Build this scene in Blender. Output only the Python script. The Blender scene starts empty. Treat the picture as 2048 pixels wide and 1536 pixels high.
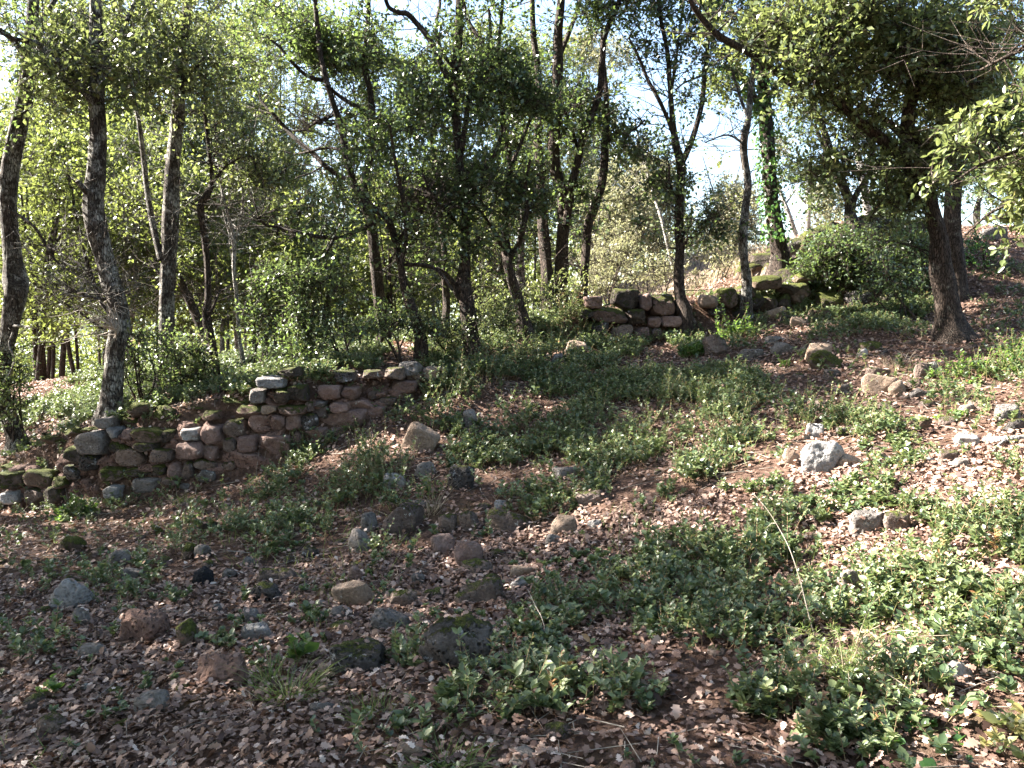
import bpy, math, random
import numpy as np
from mathutils import Vector
R = np.random.default_rng(7)
random.seed(7)
sc = bpy.context.scene
C = sc.collection

# ------------------------------------------------------------------ camera, sky, sun, exposure
F = 1607.0                      # focal length in pixels of the 2048 px wide photograph
PITCH = -math.atan(148 / F)
EYE = np.array([0.0, 0.0, 1.6])
cam_d = bpy.data.cameras.new('camera')
cam = bpy.data.objects.new('camera', cam_d)
C.objects.link(cam)
cam.location = EYE
cam.rotation_euler = (math.radians(90) + PITCH, 0, 0)
cam_d.sensor_width = 36
cam_d.lens = 36 * F / 2048
cam_d.clip_end = 6000
cam_d.clip_start = 0.05
sc.camera = cam

SUN_EL = math.radians(36)
SUN_AZ = math.radians(-78)      # measured from +Y towards +X : the sun stands to the left, a little beyond
SUN = np.array([math.sin(SUN_AZ) * math.cos(SUN_EL), math.cos(SUN_AZ) * math.cos(SUN_EL), math.sin(SUN_EL)])
w = bpy.data.worlds.new("World")
sc.world = w
w.use_nodes = True
nt = w.node_tree
bg = nt.nodes['Background']
sky = nt.nodes.new('ShaderNodeTexSky')
sky.sky_type = 'NISHITA'
sky.sun_disc = False
sky.sun_elevation = SUN_EL
sky.sun_rotation = SUN_AZ
sky.air_density = 1.0
sky.dust_density = 1.6
sky.ozone_density = 1.0
nt.links.new(sky.outputs[0], bg.inputs[0])
bg.inputs[1].default_value = 0.055
sun_d = bpy.data.lights.new('sun', 'SUN')
sun_d.energy = 5.0
sun_d.angle = math.radians(0.5)
sun_d.color = (1.0, 0.94, 0.85)
sun_o = bpy.data.objects.new('sun', sun_d)
C.objects.link(sun_o)
sun_o.rotation_euler = Vector(SUN).to_track_quat('Z', 'Y').to_euler()
sun_o.location = (-8, 2, 9)
sc.view_settings.view_transform = 'Standard'
sc.view_settings.look = 'None'
sc.view_settings.gamma = 1
sc.view_settings.exposure = 3.4
sc.cycles.max_bounces = 6
sc.cycles.diffuse_bounces = 4
sc.cycles.glossy_bounces = 2
sc.cycles.transmission_bounces = 4
sc.cycles.transparent_max_bounces = 4

# ------------------------------------------------------------------ pixel <-> place
cp, sp = math.cos(PITCH), math.sin(PITCH)
FW = np.array([0, cp, sp]); UP = np.array([0, -sp, cp]); RT = np.array([1.0, 0, 0])
def at(px, py, Y):
    px, py, Y = np.broadcast_arrays(np.asarray(px, float), np.asarray(py, float), np.asarray(Y, float))
    u = (px - 1024) / F; v = (768 - py) / F
    d = FW + u[..., None] * RT + v[..., None] * UP
    return EYE + d * (Y / d[..., 1])[..., None]
def proj(P):
    q = np.asarray(P, float) - EYE
    z = np.maximum(q @ FW, 1e-3)
    return 1024 + F * (q @ RT) / z, 768 - F * (q @ UP) / z, q @ FW

# ------------------------------------------------------------------ noise
_perm = R.permutation(4096)
_val = R.random(4096)
def _h(i, j, k):
    return _val[(_perm[(_perm[(i & 4095)] + j) & 4095] + k) & 4095]
def vnoise(P, s=1.0, seed=0):
    P = np.asarray(P, float) * s + seed * 17.31 + 1000
    i = np.floor(P).astype(int); f = P - i; f = f * f * (3 - 2 * f)
    x, y, z = i[..., 0], i[..., 1], i[..., 2]
    fx, fy, fz = f[..., 0], f[..., 1], f[..., 2]
    def l(a, b, t): return a + (b - a) * t
    return l(l(l(_h(x, y, z), _h(x+1, y, z), fx), l(_h(x, y+1, z), _h(x+1, y+1, z), fx), fy),
             l(l(_h(x, y, z+1), _h(x+1, y, z+1), fx), l(_h(x, y+1, z+1), _h(x+1, y+1, z+1), fx), fy), fz) * 2 - 1
def fbm(P, s=1.0, o=3, seed=0):
    r = 0; a = 1.0
    for k in range(o):
        r = r + a * vnoise(P, s * 2 ** k, seed + k); a *= 0.5
    return r
def unit(v):
    return v / np.maximum(np.linalg.norm(v, axis=-1, keepdims=True), 1e-9)
def smooth(a, b, x):
    t = np.clip((x - a) / (b - a), 0, 1)
    return t * t * (3 - 2 * t)

# ------------------------------------------------------------------ terrain
shared = [(0,1536,2.9),(500,1536,2.7),(1024,1536,2.6),(1500,1536,2.5),(2048,1536,2.4),
 (0,1300,4.2),(500,1300,4.0),(1024,1300,3.7),(1500,1300,3.4),(2048,1300,3.1),
 (1024,1130,5.1),(1500,1130,4.5),(2048,1130,3.9),(1024,980,6.5),(1500,980,5.5),(2048,980,4.7),
 (1300,850,7.4),(1600,850,6.7),(2048,850,5.8),(1300,740,9.3),(1600,740,8.3),(2048,740,7.4),
 (1500,690,9.9),(1700,650,10.2),(1900,660,9.9),(2048,640,9.4),(2048,560,11.6),(1850,560,12),(1750,500,12.8),
 (1700,446,13.6),(2048,455,14.6),(1850,455,14.0)]
low_only = [(0,1130,6.0),(500,1130,5.7),(0,1030,8.2),(300,1010,7.8),(560,945,7.8),(800,1000,6.6),(780,840,8.2),(1024,850,8.0),
 (900,765,8.8),(1180,695,10.6),(1300,690,10.9),(1400,672,11.1),(1500,625,11.9),(1640,612,12.0),(-400,1040,8.5)]
up_only = [(-400,940,9.2),(0,915,8.9),(200,850,8.5),(400,800,8.5),(560,775,8.3),(700,745,8.7),(900,745,9.3),(1050,668,10.6),(1170,628,11.3),
 (1380,603,11.7),(1500,585,12.5),(1620,520,13.2),(1580,480,14.6)]
world_pts = [(0,-4,-1.7),(-6,0,-2.3),(6,-1,-1.2),(-9,4,-2.7),(9,4,-.6),(13,9,.3)]
far_low = [(-12,9,-2.8),(0,20,-1.0)]
far_up = [(-6,12,-1.0),(-3,12,-.65),(0,13,-.35),(-10,12,-1.6),(-13,20,-2.8),(-4,20,-1.6),(1,20,-.9),(4.6,18,.75),(3.2,16,.15),(8,18,1.25),(13,18,1.6),
 (5.4,24,1.6),(2.8,24,.6),(0,30,-2.5),(-10,35,-5),(10,30,.2),(-25,20,-5),(-20,8,-4.5),(20,16,2.2)]
def _pts(px, wp):
    a = at(*np.array(px, float).T)
    b = np.array(wp, float); b[:, 2] += 1.6
    return np.vstack([a, b])
class TPS:
    def __init__(s, P, lam=0.02):
        s.X = P[:, :2]; n = len(P)
        K = s.k(s.X); K += np.eye(n) * lam
        Q = np.hstack([np.ones((n, 1)), s.X])
        A = np.block([[K, Q], [Q.T, np.zeros((3, 3))]])
        sol = np.linalg.solve(A, np.concatenate([P[:, 2], np.zeros(3)]))
        s.w, s.a = sol[:n], sol[n:]
    def k(s, X):
        d2 = ((X[:, None, :] - s.X[None]) ** 2).sum(-1)
        return 0.5 * d2 * np.log(np.maximum(d2, 1e-12))
    def __call__(s, x, y):
        sh = x.shape
        X = np.stack([x.ravel(), y.ravel()], 1)
        out = np.empty(len(X))
        for i in range(0, len(X), 60000):
            q = X[i:i+60000]
            out[i:i+60000] = s.k(q) @ s.w + s.a[0] + q @ s.a[1:]
        return out.reshape(sh)
Tl = TPS(_pts(shared + low_only, world_pts + far_low))
Tu = TPS(_pts(shared + up_only, world_pts + far_up))
WL = [(-900,1050,8.9),(-300,1040,8.55),(0,1030,8.25),(300,1010,7.85),(560,945,7.85),(780,840,8.3),(900,770,8.85),(1040,720,9.9),(1170,695,10.75),(1400,675,11.15),(1640,612,12.05),(1750,580,13.0)]
WLp = at(*np.array(WL, float).T)
def wall_y(x): return np.interp(x, WLp[:, 0], WLp[:, 1])
def ground(x, y):
    x, y = np.broadcast_arrays(np.asarray(x, float), np.asarray(y, float))
    r = np.hypot(x, y)
    k = np.minimum(1, 30 / np.maximum(r, 1e-6))
    xx, yy = x * k, y * k
    sd = yy - wall_y(xx)
    m = smooth(0.02, 0.42, sd)
    z = Tl(xx, yy) * (1 - m) + Tu(xx, yy) * m
    far = smooth(28, 90, r)
    P = np.stack([x, y, np.zeros_like(x)], -1)
    zf = -7 + 4 * vnoise(P, 0.006, 3) + smooth(300, 2500, r) * (40 + 30 * vnoise(P, 0.0011, 5))
    z = z * (1 - far) + zf * far
    z = z + (0.035 * fbm(P, 1.6, 3, 11) + 0.012 * vnoise(P, 9, 4)) * (1 - far)
    return z
def ray_ground(px, py):
    """first place where the sight line meets the ground"""
    px = np.atleast_1d(np.asarray(px, float)); py = np.atleast_1d(np.asarray(py, float))
    Ys = np.concatenate([np.arange(1.6, 16, 0.04), np.arange(16, 60, 0.3)])
    P = at(px[:, None], py[:, None], Ys[None, :])
    g = ground(P[..., 0], P[..., 1])
    below = P[..., 2] < g
    i = np.where(below.any(1), below.argmax(1), len(Ys) - 1)
    q = P[np.arange(len(px)), i].copy()
    q[:, 2] = ground(q[:, 0], q[:, 1])
    return q

# ------------------------------------------------------------------ mesh helpers
def mesh_obj(name, verts, faces_flat, sizes, mat, loc=(0, 0, 0), parent=None, tint=None, shade=False):
    loc = np.asarray(loc, float)
    me = bpy.data.meshes.new(name)
    verts = np.asarray(verts, float) - loc
    me.vertices.add(len(verts)); me.vertices.foreach_set('co', verts.astype(np.float32).ravel())
    faces_flat = np.asarray(faces_flat, np.int32).ravel()
    sizes = np.asarray(sizes, np.int32)
    me.loops.add(len(faces_flat)); me.loops.foreach_set('vertex_index', faces_flat)
    me.polygons.add(len(sizes))
    st = np.zeros(len(sizes), np.int32); st[1:] = np.cumsum(sizes)[:-1]
    me.polygons.foreach_set('loop_start', st)
    me.update(calc_edges=True)
    if shade:
        me.polygons.foreach_set('use_smooth', np.ones(len(sizes), bool))
    if tint is not None:
        a = me.attributes.new('tint', 'FLOAT', 'POINT'); a.data.foreach_set('value', np.asarray(tint, np.float32))
    me.materials.append(mat)
    o = bpy.data.objects.new(name, me)
    C.objects.link(o)
    if parent is not None:
        o.parent = parent
    else:
        o.location = loc
    return o
def tag(o, label=None, cat=None, group=None, kind=None):
    if label: o['label'] = label
    if cat: o['category'] = cat
    if group: o['group'] = group
    if kind: o['kind'] = kind
    return o
def root(name, label, cat, loc, group=None):
    o = bpy.data.objects.new(name, None); C.objects.link(o)
    o.location = loc; o.empty_display_size = 0.2
    return tag(o, label, cat, group)
class MB:
    def __init__(s): s.v = []; s.f = []; s.s = []; s.t = []; s.n = 0
    def add(s, v, f, size, tint=0.5):
        f = np.asarray(f, np.int64).reshape(-1, size)
        s.v.append(v); s.f.append((f + s.n).ravel()); s.s.append(np.full(len(f), size)); s.n += len(v)
        s.t.append(np.full(len(v), tint) if np.isscalar(tint) else tint)
    def build(s, name, mat, loc=(0,0,0), parent=None, shade=False):
        if not s.v: return None
        return mesh_obj(name, np.vstack(s.v), np.concatenate(s.f), np.concatenate(s.s), mat, loc, parent, np.concatenate(s.t), shade)
def catmull(P, sub):
    P = np.asarray(P, float)
    if len(P) < 3 or sub < 2:
        t = np.linspace(0, len(P) - 1, (len(P) - 1) * max(sub, 1) + 1)
        return np.stack([np.interp(t, np.arange(len(P)), P[:, k]) for k in range(P.shape[1])], 1)
    Q = np.vstack([2 * P[0] - P[1], P, 2 * P[-1] - P[-2]])
    out = []
    for i in range(1, len(Q) - 2):
        for t in np.arange(sub) / sub:
            a, b, c, d = Q[i-1], Q[i], Q[i+1], Q[i+2]
            out.append(0.5 * (2*b + (c-a)*t + (2*a-5*b+4*c-d)*t*t + (3*b-a-3*c+d)*t**3))
    out.append(P[-1])
    return np.array(out)
def tube(mb, P, rad, seg=10, rough=0.0, seed=0, tint=0.5, cap=True):
    P = np.asarray(P, float); rad = np.asarray(rad, float); n = len(P)
    T = unit(np.gradient(P, axis=0))
    nrm = np.zeros((n, 3)); a = np.array([0.3, 1.0, 0.1])
    for i in range(n):
        a = a - T[i] * (a @ T[i]); a = a / max(np.linalg.norm(a), 1e-6); nrm[i] = a
    b = np.cross(T, nrm)
    th = np.arange(seg) / seg * 2 * math.pi
    ring = np.cos(th)[None, :, None] * nrm[:, None] + np.sin(th)[None, :, None] * b[:, None]
    r = np.repeat(rad[:, None], seg, 1)
    V = P[:, None] + ring * r[..., None]
    if rough > 0:
        L = np.concatenate([[0], np.cumsum(np.linalg.norm(np.diff(P, axis=0), axis=1))])
        q = np.stack([np.cos(th)[None] * 1.6 + 0 * L[:, None], np.sin(th)[None] * 1.6 + 0 * L[:, None], L[:, None] * 3 + 0 * th[None]], -1)
        k = 1 + rough * (fbm(q, 1.1, 2, seed) + 0.45 * vnoise(q * [3, 3, 1.5], 1.5, seed + 9)) + rough * .55 * vnoise(q * [2.6, 2.6, .35], 1.6, seed + 4) * (seg > 14)
        V = P[:, None] + ring * (r * k)[..., None]
    V = V.reshape(-1, 3)
    i = np.arange(n - 1)[:, None] * seg; j = np.arange(seg)[None]
    f = np.stack([i + j, i + (j + 1) % seg, i + seg + (j + 1) % seg, i + seg + j], -1).reshape(-1, 4)
    mb.add(V, f, 4, tint)
    if cap and n > 1:
        c = len(V)
        top = (n - 1) * seg + np.arange(seg)
        tipv = P[-1] + T[-1] * rad[-1] * 0.7
        mb.add(np.vstack([V[top], tipv]), np.stack([np.arange(seg), (np.arange(seg) + 1) % seg, np.full(seg, seg)], -1), 3, tint)

# leaf outlines (x across, y along), z lifts
OVAL4 = (np.array([[0,0,0],[-.5,.45,.12],[0,1,-.05],[.5,.45,.12]]), [[0,3,2,1]])
OVAL6 = (np.array([[0,0,0],[-.42,.28,.10],[-.44,.62,.10],[0,1,-.08],[.44,.62,.10],[.42,.28,.10],[0,.5,-.02]]), [[0,6,2,1],[6,3,2,2],[0,5,4,6],[6,4,3,3]])
OVAL6 = (np.array([[0,0,0],[-.42,.28,.10],[-.44,.62,.08],[0,1,-.10],[.44,.62,.08],[.42,.28,.10]]), [[0,3,2,1],[0,5,4,3]])
_lob = [(0.03,0),(.10,.12),(.24,.22),(.14,.32),(.36,.44),(.20,.54),(.42,.68),(.22,.78),(.24,.92),(0,1.0)]
_L = [(x, y, .35 * x * x + .10 * math.sin(y * 5)) for x, y in _lob]
OAK = (np.array([(-a, b, c) for a, b, c in _L[:-1]] + [_L[-1]] + [(a, b, c) for a, b, c in _L[:-1][::-1]]), None)
_n = len(_L)
_of = []
for k in range(_n - 2):
    _of.append([k, 2 * _n - 2 - k, 2 * _n - 3 - k, k + 1])
OAK = (OAK[0], _of + [[_n - 2, _n, _n - 1, _n - 1]])
OAK = (OAK[0], _of[:])
def leaves(mb, P, D, N, L, W, tmpl, tint, curl=1.0):
    """P base points, D growth directions, N rough normals; one leaf each"""
    D = unit(D); X = unit(np.cross(D, N)); Z = np.cross(X, D)
    tv, tf = tmpl
    tv = np.asarray(tv, float); tf = np.asarray(tf)
    n = len(P); k = len(tv)
    L = np.broadcast_to(L, (n,)); W = np.broadcast_to(W, (n,))
    cz = np.broadcast_to(curl, (n,)) * L
    V = P[:, None] + tv[None, :, 0, None] * (X * W[:, None])[:, None] + tv[None, :, 1, None] * (D * L[:, None])[:, None] + tv[None, :, 2, None] * (Z * cz[:, None])[:, None]
    f = (tf[None] + (np.arange(n) * k)[:, None, None]).reshape(-1, tf.shape[1])
    mb.add(V.reshape(-1, 3), f, tf.shape[1], np.repeat(np.broadcast_to(tint, (n,)), k))
def rnd_dirs(n, up=0.0):
    v = R.normal(size=(n, 3)); v[:, 2] += up
    return unit(v)

# ------------------------------------------------------------------ materials
def newmat(name):
    m = bpy.data.materials.new(name); m.use_nodes = True
    n = m.node_tree.nodes; l = m.node_tree.links
    return m, n, l, n['Principled BSDF']
def ramp(n, l, src, stops, interp='LINEAR'):
    r = n.new('ShaderNodeValToRGB'); r.color_ramp.interpolation = interp
    e = r.color_ramp.elements
    while len(e) < len(stops): e.new(0.5)
    for a, (p, c) in zip(e, stops):
        a.position = p; a.color = (*c, 1) if len(c) == 3 else c
    l.new(src, r.inputs[0]); return r
def noise(n, l, scale, detail=4, rough=0.6, vec=None, dist=0):
    t = n.new('ShaderNodeTexNoise'); t.inputs['Scale'].default_value = scale; t.inputs['Detail'].default_value = detail
    t.inputs['Roughness'].default_value = rough; t.inputs['Distortion'].default_value = dist
    if vec is not None: l.new(vec, t.inputs['Vector'])
    return t
def mixc(n, l, fac, a, b, mode='MIX'):
    m = n.new('ShaderNodeMix'); m.data_type = 'RGBA'; m.blend_type = mode
    for s, v in ((m.inputs[0], fac), (m.inputs[6], a), (m.inputs[7], b)):
        if hasattr(v, 'is_linked') or hasattr(v, 'links'): l.new(v, s)
        elif isinstance(v, (int, float)): s.default_value = v
        else: s.default_value = (*v, 1)
    return m.outputs[2]
def math_n(n, l, op, a, b=0.5):
    m = n.new('ShaderNodeMath'); m.operation = op
    for s, v in ((m.inputs[0], a), (m.inputs[1], b)):
        if hasattr(v, 'links'): l.new(v, s)
        else: s.default_value = v
    return m.outputs[0]
def bump(n, l, h, strength, dist, bsdf):
    b = n.new('ShaderNodeBump'); b.inputs['Strength'].default_value = strength; b.inputs['Distance'].default_value = dist
    l.new(h, b.inputs['Height']); l.new(b.outputs[0], bsdf.inputs['Normal']); return b
def geo_pos(n): return n.new('ShaderNodeNewGeometry')
def attr(n, name='tint'):
    a = n.new('ShaderNodeAttribute'); a.attribute_name = name; return a.outputs['Fac']

def leaf_mat(name, stops, trans=0.35, tcol=(0.32, 0.42, 0.05), rough=0.42, spec=0.5):
    m, n, l, b = newmat(name)
    r = ramp(n, l, attr(n), stops)
    l.new(r.outputs[0], b.inputs['Base Color'])
    b.inputs['Roughness'].default_value = rough
    b.inputs['Specular IOR Level'].default_value = spec
    t = n.new('ShaderNodeBsdfTranslucent')
    c = mixc(n, l, 0.55, r.outputs[0], tcol)
    l.new(c, t.inputs[0])
    mx = n.new('ShaderNodeMixShader'); mx.inputs[0].default_value = trans
    l.new(b.outputs[0], mx.inputs[1]); l.new(t.outputs[0], mx.inputs[2])
    l.new(mx.outputs[0], n['Material Output'].inputs[0])
    return m
M = {}
M['oak'] = leaf_mat('holm_oak_leaf', [(0, (.030,.052,.024)), (.45, (.062,.095,.040)), (.75, (.12,.148,.062)), (.93, (.22,.24,.12)), (1, (.24,.16,.08))], .33, (.27,.38,.08), .34, .7)  # palest stops put silvery leaf highlights into the colour
M['oak_sun'] = leaf_mat('pale_sunlit_oak_leaf', [(0, (.042,.062,.026)), (.4, (.085,.112,.042)), (.8, (.17,.18,.072)), (1, (.27,.22,.08))], .35, (.33,.39,.11), .36, .6)  # lighter oak leaf, sunlit brightness put into its colour
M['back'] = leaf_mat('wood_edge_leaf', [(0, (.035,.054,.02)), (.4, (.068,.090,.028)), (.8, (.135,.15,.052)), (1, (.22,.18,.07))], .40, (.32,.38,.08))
M['pale'] = leaf_mat('pale_sunlit_bank_leaf', [(0, (.11,.12,.06)), (.5, (.19,.185,.10)), (1, (.30,.26,.18))], .35, (.36,.36,.17))  # scrub leaf on the bank, full sun painted in as paleness
M['cover'] = leaf_mat('rockrose_leaf', [(0, (.028,.052,.024)), (.45, (.072,.108,.045)), (.8, (.18,.21,.095)), (.96, (.31,.33,.18)), (1, (.26,.12,.05))], .26, (.30,.38,.11), .42, .6)
M['fresh'] = leaf_mat('fresh_green_leaf', [(0, (.030,.062,.022)), (.6, (.065,.115,.036)), (1, (.16,.21,.07))], .38, (.35,.55,.08), .45)
M['ivy'] = leaf_mat('ivy_leaf', [(0, (.025,.06,.02)), (.6, (.05,.115,.03)), (1, (.14,.22,.05))], .30, (.25,.5,.08), .35)
M['grass'] = leaf_mat('grass_blade', [(0, (.06,.10,.03)), (.6, (.11,.17,.045)), (1, (.30,.26,.11))], .35, (.35,.45,.1), .5)
M['straw'] = leaf_mat('dry_grass_blade', [(0, (.22,.17,.12)), (.6, (.36,.30,.22)), (1, (.50,.44,.34))], .35, (.6,.48,.28), .6)
M['litter'] = leaf_mat('fallen_oak_leaf', [(0, (.050,.029,.023)), (.3, (.135,.080,.060)), (.6, (.26,.168,.128)), (.85, (.42,.30,.24)), (1, (.58,.47,.40))], .10, (.4,.2,.1), .6, .3)

def bark_mat(name, dark, mid, lichen, amount):
    m, n, l, b = newmat(name)
    tc = n.new('ShaderNodeTexCoord')
    mp = n.new('ShaderNodeMapping'); mp.inputs['Scale'].default_value = (1, 1, .22); l.new(tc.outputs['Object'], mp.inputs[0])
    v = n.new('ShaderNodeTexVoronoi'); v.feature = 'DISTANCE_TO_EDGE'; v.inputs['Scale'].default_value = 58
    n1 = noise(n, l, 22, 6, .7, mp.outputs[0], .8)
    wv = n.new('ShaderNodeVectorMath'); wv.operation = 'ADD'; l.new(mp.outputs[0], wv.inputs[0])
    sc_ = n.new('ShaderNodeVectorMath'); sc_.operation = 'SCALE'; sc_.inputs['Scale'].default_value = .035; l.new(n1.outputs['Color'], sc_.inputs[0]); l.new(sc_.outputs[0], wv.inputs[1])
    l.new(wv.outputs[0], v.inputs['Vector'])
    crack = ramp(n, l, v.outputs['Distance'], [(0, (0,0,0)), (.16, (1,1,1))])
    base = ramp(n, l, n1.outputs[0], [(.3, dark), (.7, mid)])
    c1 = mixc(n, l, crack.outputs[0], tuple(k * .35 for k in dark), base.outputs[0])
    n2 = noise(n, l, 5.5, 5, .75, tc.outputs['Object'])
    lm = ramp(n, l, n2.outputs[0], [(.62 - amount * .35, (0,0,0)), (.72 - amount * .30, (1,1,1))])
    n3 = noise(n, l, 60, 3, .6, tc.outputs['Object'])
    lm2 = math_n(n, l, 'MULTIPLY', lm.outputs[0], math_n(n, l, 'MULTIPLY', math_n(n, l, 'ADD', n3.outputs[0], .35), crack.outputs[0]))
    c2 = mixc(n, l, lm2, c1, lichen)
    l.new(c2, b.inputs['Base Color'])
    b.inputs['Roughness'].default_value = .9; b.inputs['Specular IOR Level'].default_value = .2
    h = math_n(n, l, 'ADD', math_n(n, l, 'MULTIPLY', crack.outputs[0], .7), n1.outputs[0])
    bump(n, l, h, .9, .02, b)
    return m
M['bark'] = bark_mat('dark_oak_bark', (.030,.022,.017), (.115,.085,.068), (.20,.19,.16), .15)
M['bark_l'] = bark_mat('lichened_oak_bark', (.040,.032,.026), (.135,.11,.09), (.40,.39,.35), .45)
M['bark_p'] = bark_mat('pale_stem_bark', (.16,.14,.12), (.34,.30,.26), (.50,.48,.44), .7)
m, n, l, b = newmat('dry_wood'); t = noise(n, l, 30, 4); r = ramp(n, l, t.outputs[0], [(.3, (.14,.11,.085)), (.7, (.42,.37,.31))]); l.new(r.outputs[0], b.inputs['Base Color']); b.inputs['Roughness'].default_value = .9; M['twig'] = m
m, n, l, b = newmat('tan_stem'); t = noise(n, l, 30, 4); r = ramp(n, l, t.outputs[0], [(.3, (.20,.12,.06)), (.7, (.36,.25,.14))]); l.new(r.outputs[0], b.inputs['Base Color']); b.inputs['Roughness'].default_value = .8; M['stem'] = m

def rock_mat(name, c0, c1, c2, moss=0.0, lichen=0.0, pits=0.0, lcol=(.50,.50,.46)):
    m, n, l, b = newmat(name)
    tc = n.new('ShaderNodeTexCoord'); oi = n.new('ShaderNodeObjectInfo')
    add = n.new('ShaderNodeVectorMath'); add.operation = 'ADD'; l.new(tc.outputs['Object'], add.inputs[0])
    s = n.new('ShaderNodeVectorMath'); s.operation = 'SCALE'; l.new(oi.outputs['Location'], s.inputs[0]); s.inputs['Scale'].default_value = 3.1
    l.new(s.outputs[0], add.inputs[1]); vec = add.outputs[0]
    n1 = noise(n, l, 7, 7, .68, vec, .3); n2 = noise(n, l, 55, 5, .7, vec)
    r = ramp(n, l, n1.outputs[0], [(.28, c0), (.5, c1), (.72, c2)])
    dk = ramp(n, l, n2.outputs[0], [(.3, (.45,.45,.45)), (.6, (1,1,1))])
    c = mixc(n, l, .8, r.outputs[0], dk.outputs[0], 'MULTIPLY')
    rv = ramp(n, l, oi.outputs['Random'], [(0, (.68,.66,.66)), (.5, (.95,.93,.92)), (1, (1.18,1.12,1.08))])
    c = mixc(n, l, 1.0, c, rv.outputs[0], 'MULTIPLY')
    hgt = math_n(n, l, 'ADD', math_n(n, l, 'MULTIPLY', n1.outputs[0], 1.2), math_n(n, l, 'MULTIPLY', n2.outputs[0], .45))
    if pits:
        v = n.new('ShaderNodeTexVoronoi'); v.inputs['Scale'].default_value = 34; l.new(vec, v.inputs['Vector'])
        pr = ramp(n, l, v.outputs['Distance'], [(.12, (0,0,0)), (.38, (1,1,1))])
        c = mixc(n, l, pits, c, mixc(n, l, pr.outputs[0], (.02,.018,.016), c))
        hgt = math_n(n, l, 'ADD', hgt, math_n(n, l, 'MULTIPLY', pr.outputs[0], pits))
    if lichen:
        n3 = noise(n, l, 11, 6, .75, vec)
        lr = ramp(n, l, n3.outputs[0], [(.66 - lichen * .2, (0,0,0)), (.70 - lichen * .2, (1,1,1))])
        c = mixc(n, l, math_n(n, l, 'MULTIPLY', lr.outputs[0], .85), c, lcol)
    rgh = .88
    if moss:
        g = geo_pos(n); sx = n.new('ShaderNodeSeparateXYZ'); l.new(g.outputs['Normal'], sx.inputs[0])
        n4 = noise(n, l, 13, 6, .8, vec); n5 = noise(n, l, 90, 3, .7, vec)
        mm = math_n(n, l, 'ADD', sx.outputs[2], math_n(n, l, 'MULTIPLY', math_n(n, l, 'SUBTRACT', n4.outputs[0], .5), 4.2))
        mr = ramp(n, l, mm, [(max(0.0, .70 - moss * .8), (0,0,0)), (max(0.3, 1.15 - moss * .75), (1,1,1))])
        mc = ramp(n, l, n5.outputs[0], [(.3, (.028,.034,.008)), (.55, (.085,.095,.015)), (.75, (.17,.17,.03))])
        c = mixc(n, l, mr.outputs[0], c, mc.outputs[0])
        hgt = math_n(n, l, 'ADD', hgt, math_n(n, l, 'MULTIPLY', mr.outputs[0], math_n(n, l, 'ADD', .4, n5.outputs[0])))
    l.new(c, b.inputs['Base Color']); b.inputs['Roughness'].default_value = rgh; b.inputs['Specular IOR Level'].default_value = .25
    bump(n, l, hgt, 1.0, .04, b)
    return m
M['pink'] = rock_mat('pinkish_sandstone', (0.136,0.084,0.068), (0.232,0.156,0.132), (0.296,0.220,0.192), .0, .12, .1)
M['pinkmoss'] = rock_mat('mossy_pink_sandstone', (0.104,0.064,0.048), (0.192,0.128,0.104), (0.256,0.188,0.160), .55, .15, .1)
M['tan'] = rock_mat('tan_sandstone', (0.208,0.148,0.104), (0.320,0.240,0.180), (0.400,0.320,0.256), .0, .05, 0)
M['grey'] = rock_mat('grey_limestone', (.095,.085,.078), (.190,.172,.158), (.28,.258,.24), .0, .30, .3, (.38,.37,.34))
M['brown'] = rock_mat('brown_stone', (0.111,0.081,0.064), (0.178,0.136,0.115), (0.255,0.204,0.174), .1, .15, .25)
M['white'] = rock_mat('whitish_limestone', (.21,.20,.195), (.33,.32,.31), (.46,.45,.44), .0, .35, .3, (.12,.115,.11))
M['dark'] = rock_mat('dark_pitted_stone', (.035,.030,.028), (.085,.075,.07), (.17,.155,.15), .15, .38, 1.0, (.42,.41,.42))
M['black'] = rock_mat('blackened_wood', (.008,.008,.010), (.02,.02,.024), (.05,.05,.06), .0, .0, .3)
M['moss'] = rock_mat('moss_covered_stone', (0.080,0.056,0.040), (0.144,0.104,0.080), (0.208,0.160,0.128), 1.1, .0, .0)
M['darkmoss'] = rock_mat('dark_mossy_stone', (.04,.035,.028), (.09,.07,.058), (.16,.13,.11), .7, .12, .4)  # dark stone colour with partial moss cover
M['earth'] = rock_mat('crumbly_red_earth', (.12,.07,.055), (.20,.125,.10), (.28,.19,.16), .0, .0, .5)

m, n, l, b = newmat('forest_soil')
g = geo_pos(n)
n1 = noise(n, l, 1.1, 5, .7, g.outputs['Position']); n2 = noise(n, l, 28, 6, .75, g.outputs['Position']); n3 = noise(n, l, 140, 3, .7, g.outputs['Position'])
v = n.new('ShaderNodeTexVoronoi'); v.inputs['Scale'].default_value = 26; l.new(g.outputs['Position'], v.inputs['Vector'])
lc = ramp(n, l, v.outputs['Color'], [(0, (.055,.032,.024)), (.5, (.15,.09,.065)), (1, (.30,.20,.15))])
sc0 = ramp(n, l, n2.outputs[0], [(.3, (.035,.022,.017)), (.6, (.105,.065,.048)), (.8, (.19,.13,.10))])
c = mixc(n, l, .45, sc0.outputs[0], lc.outputs[0])
gm = ramp(n, l, n1.outputs[0], [(.55, (0,0,0)), (.7, (1,1,1))])
gr = ramp(n, l, n2.outputs[0], [(.35, (.03,.035,.012)), (.7, (.085,.09,.025))])
c = mixc(n, l, math_n(n, l, 'MULTIPLY', gm.outputs[0], .55), c, gr.outputs[0])
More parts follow.
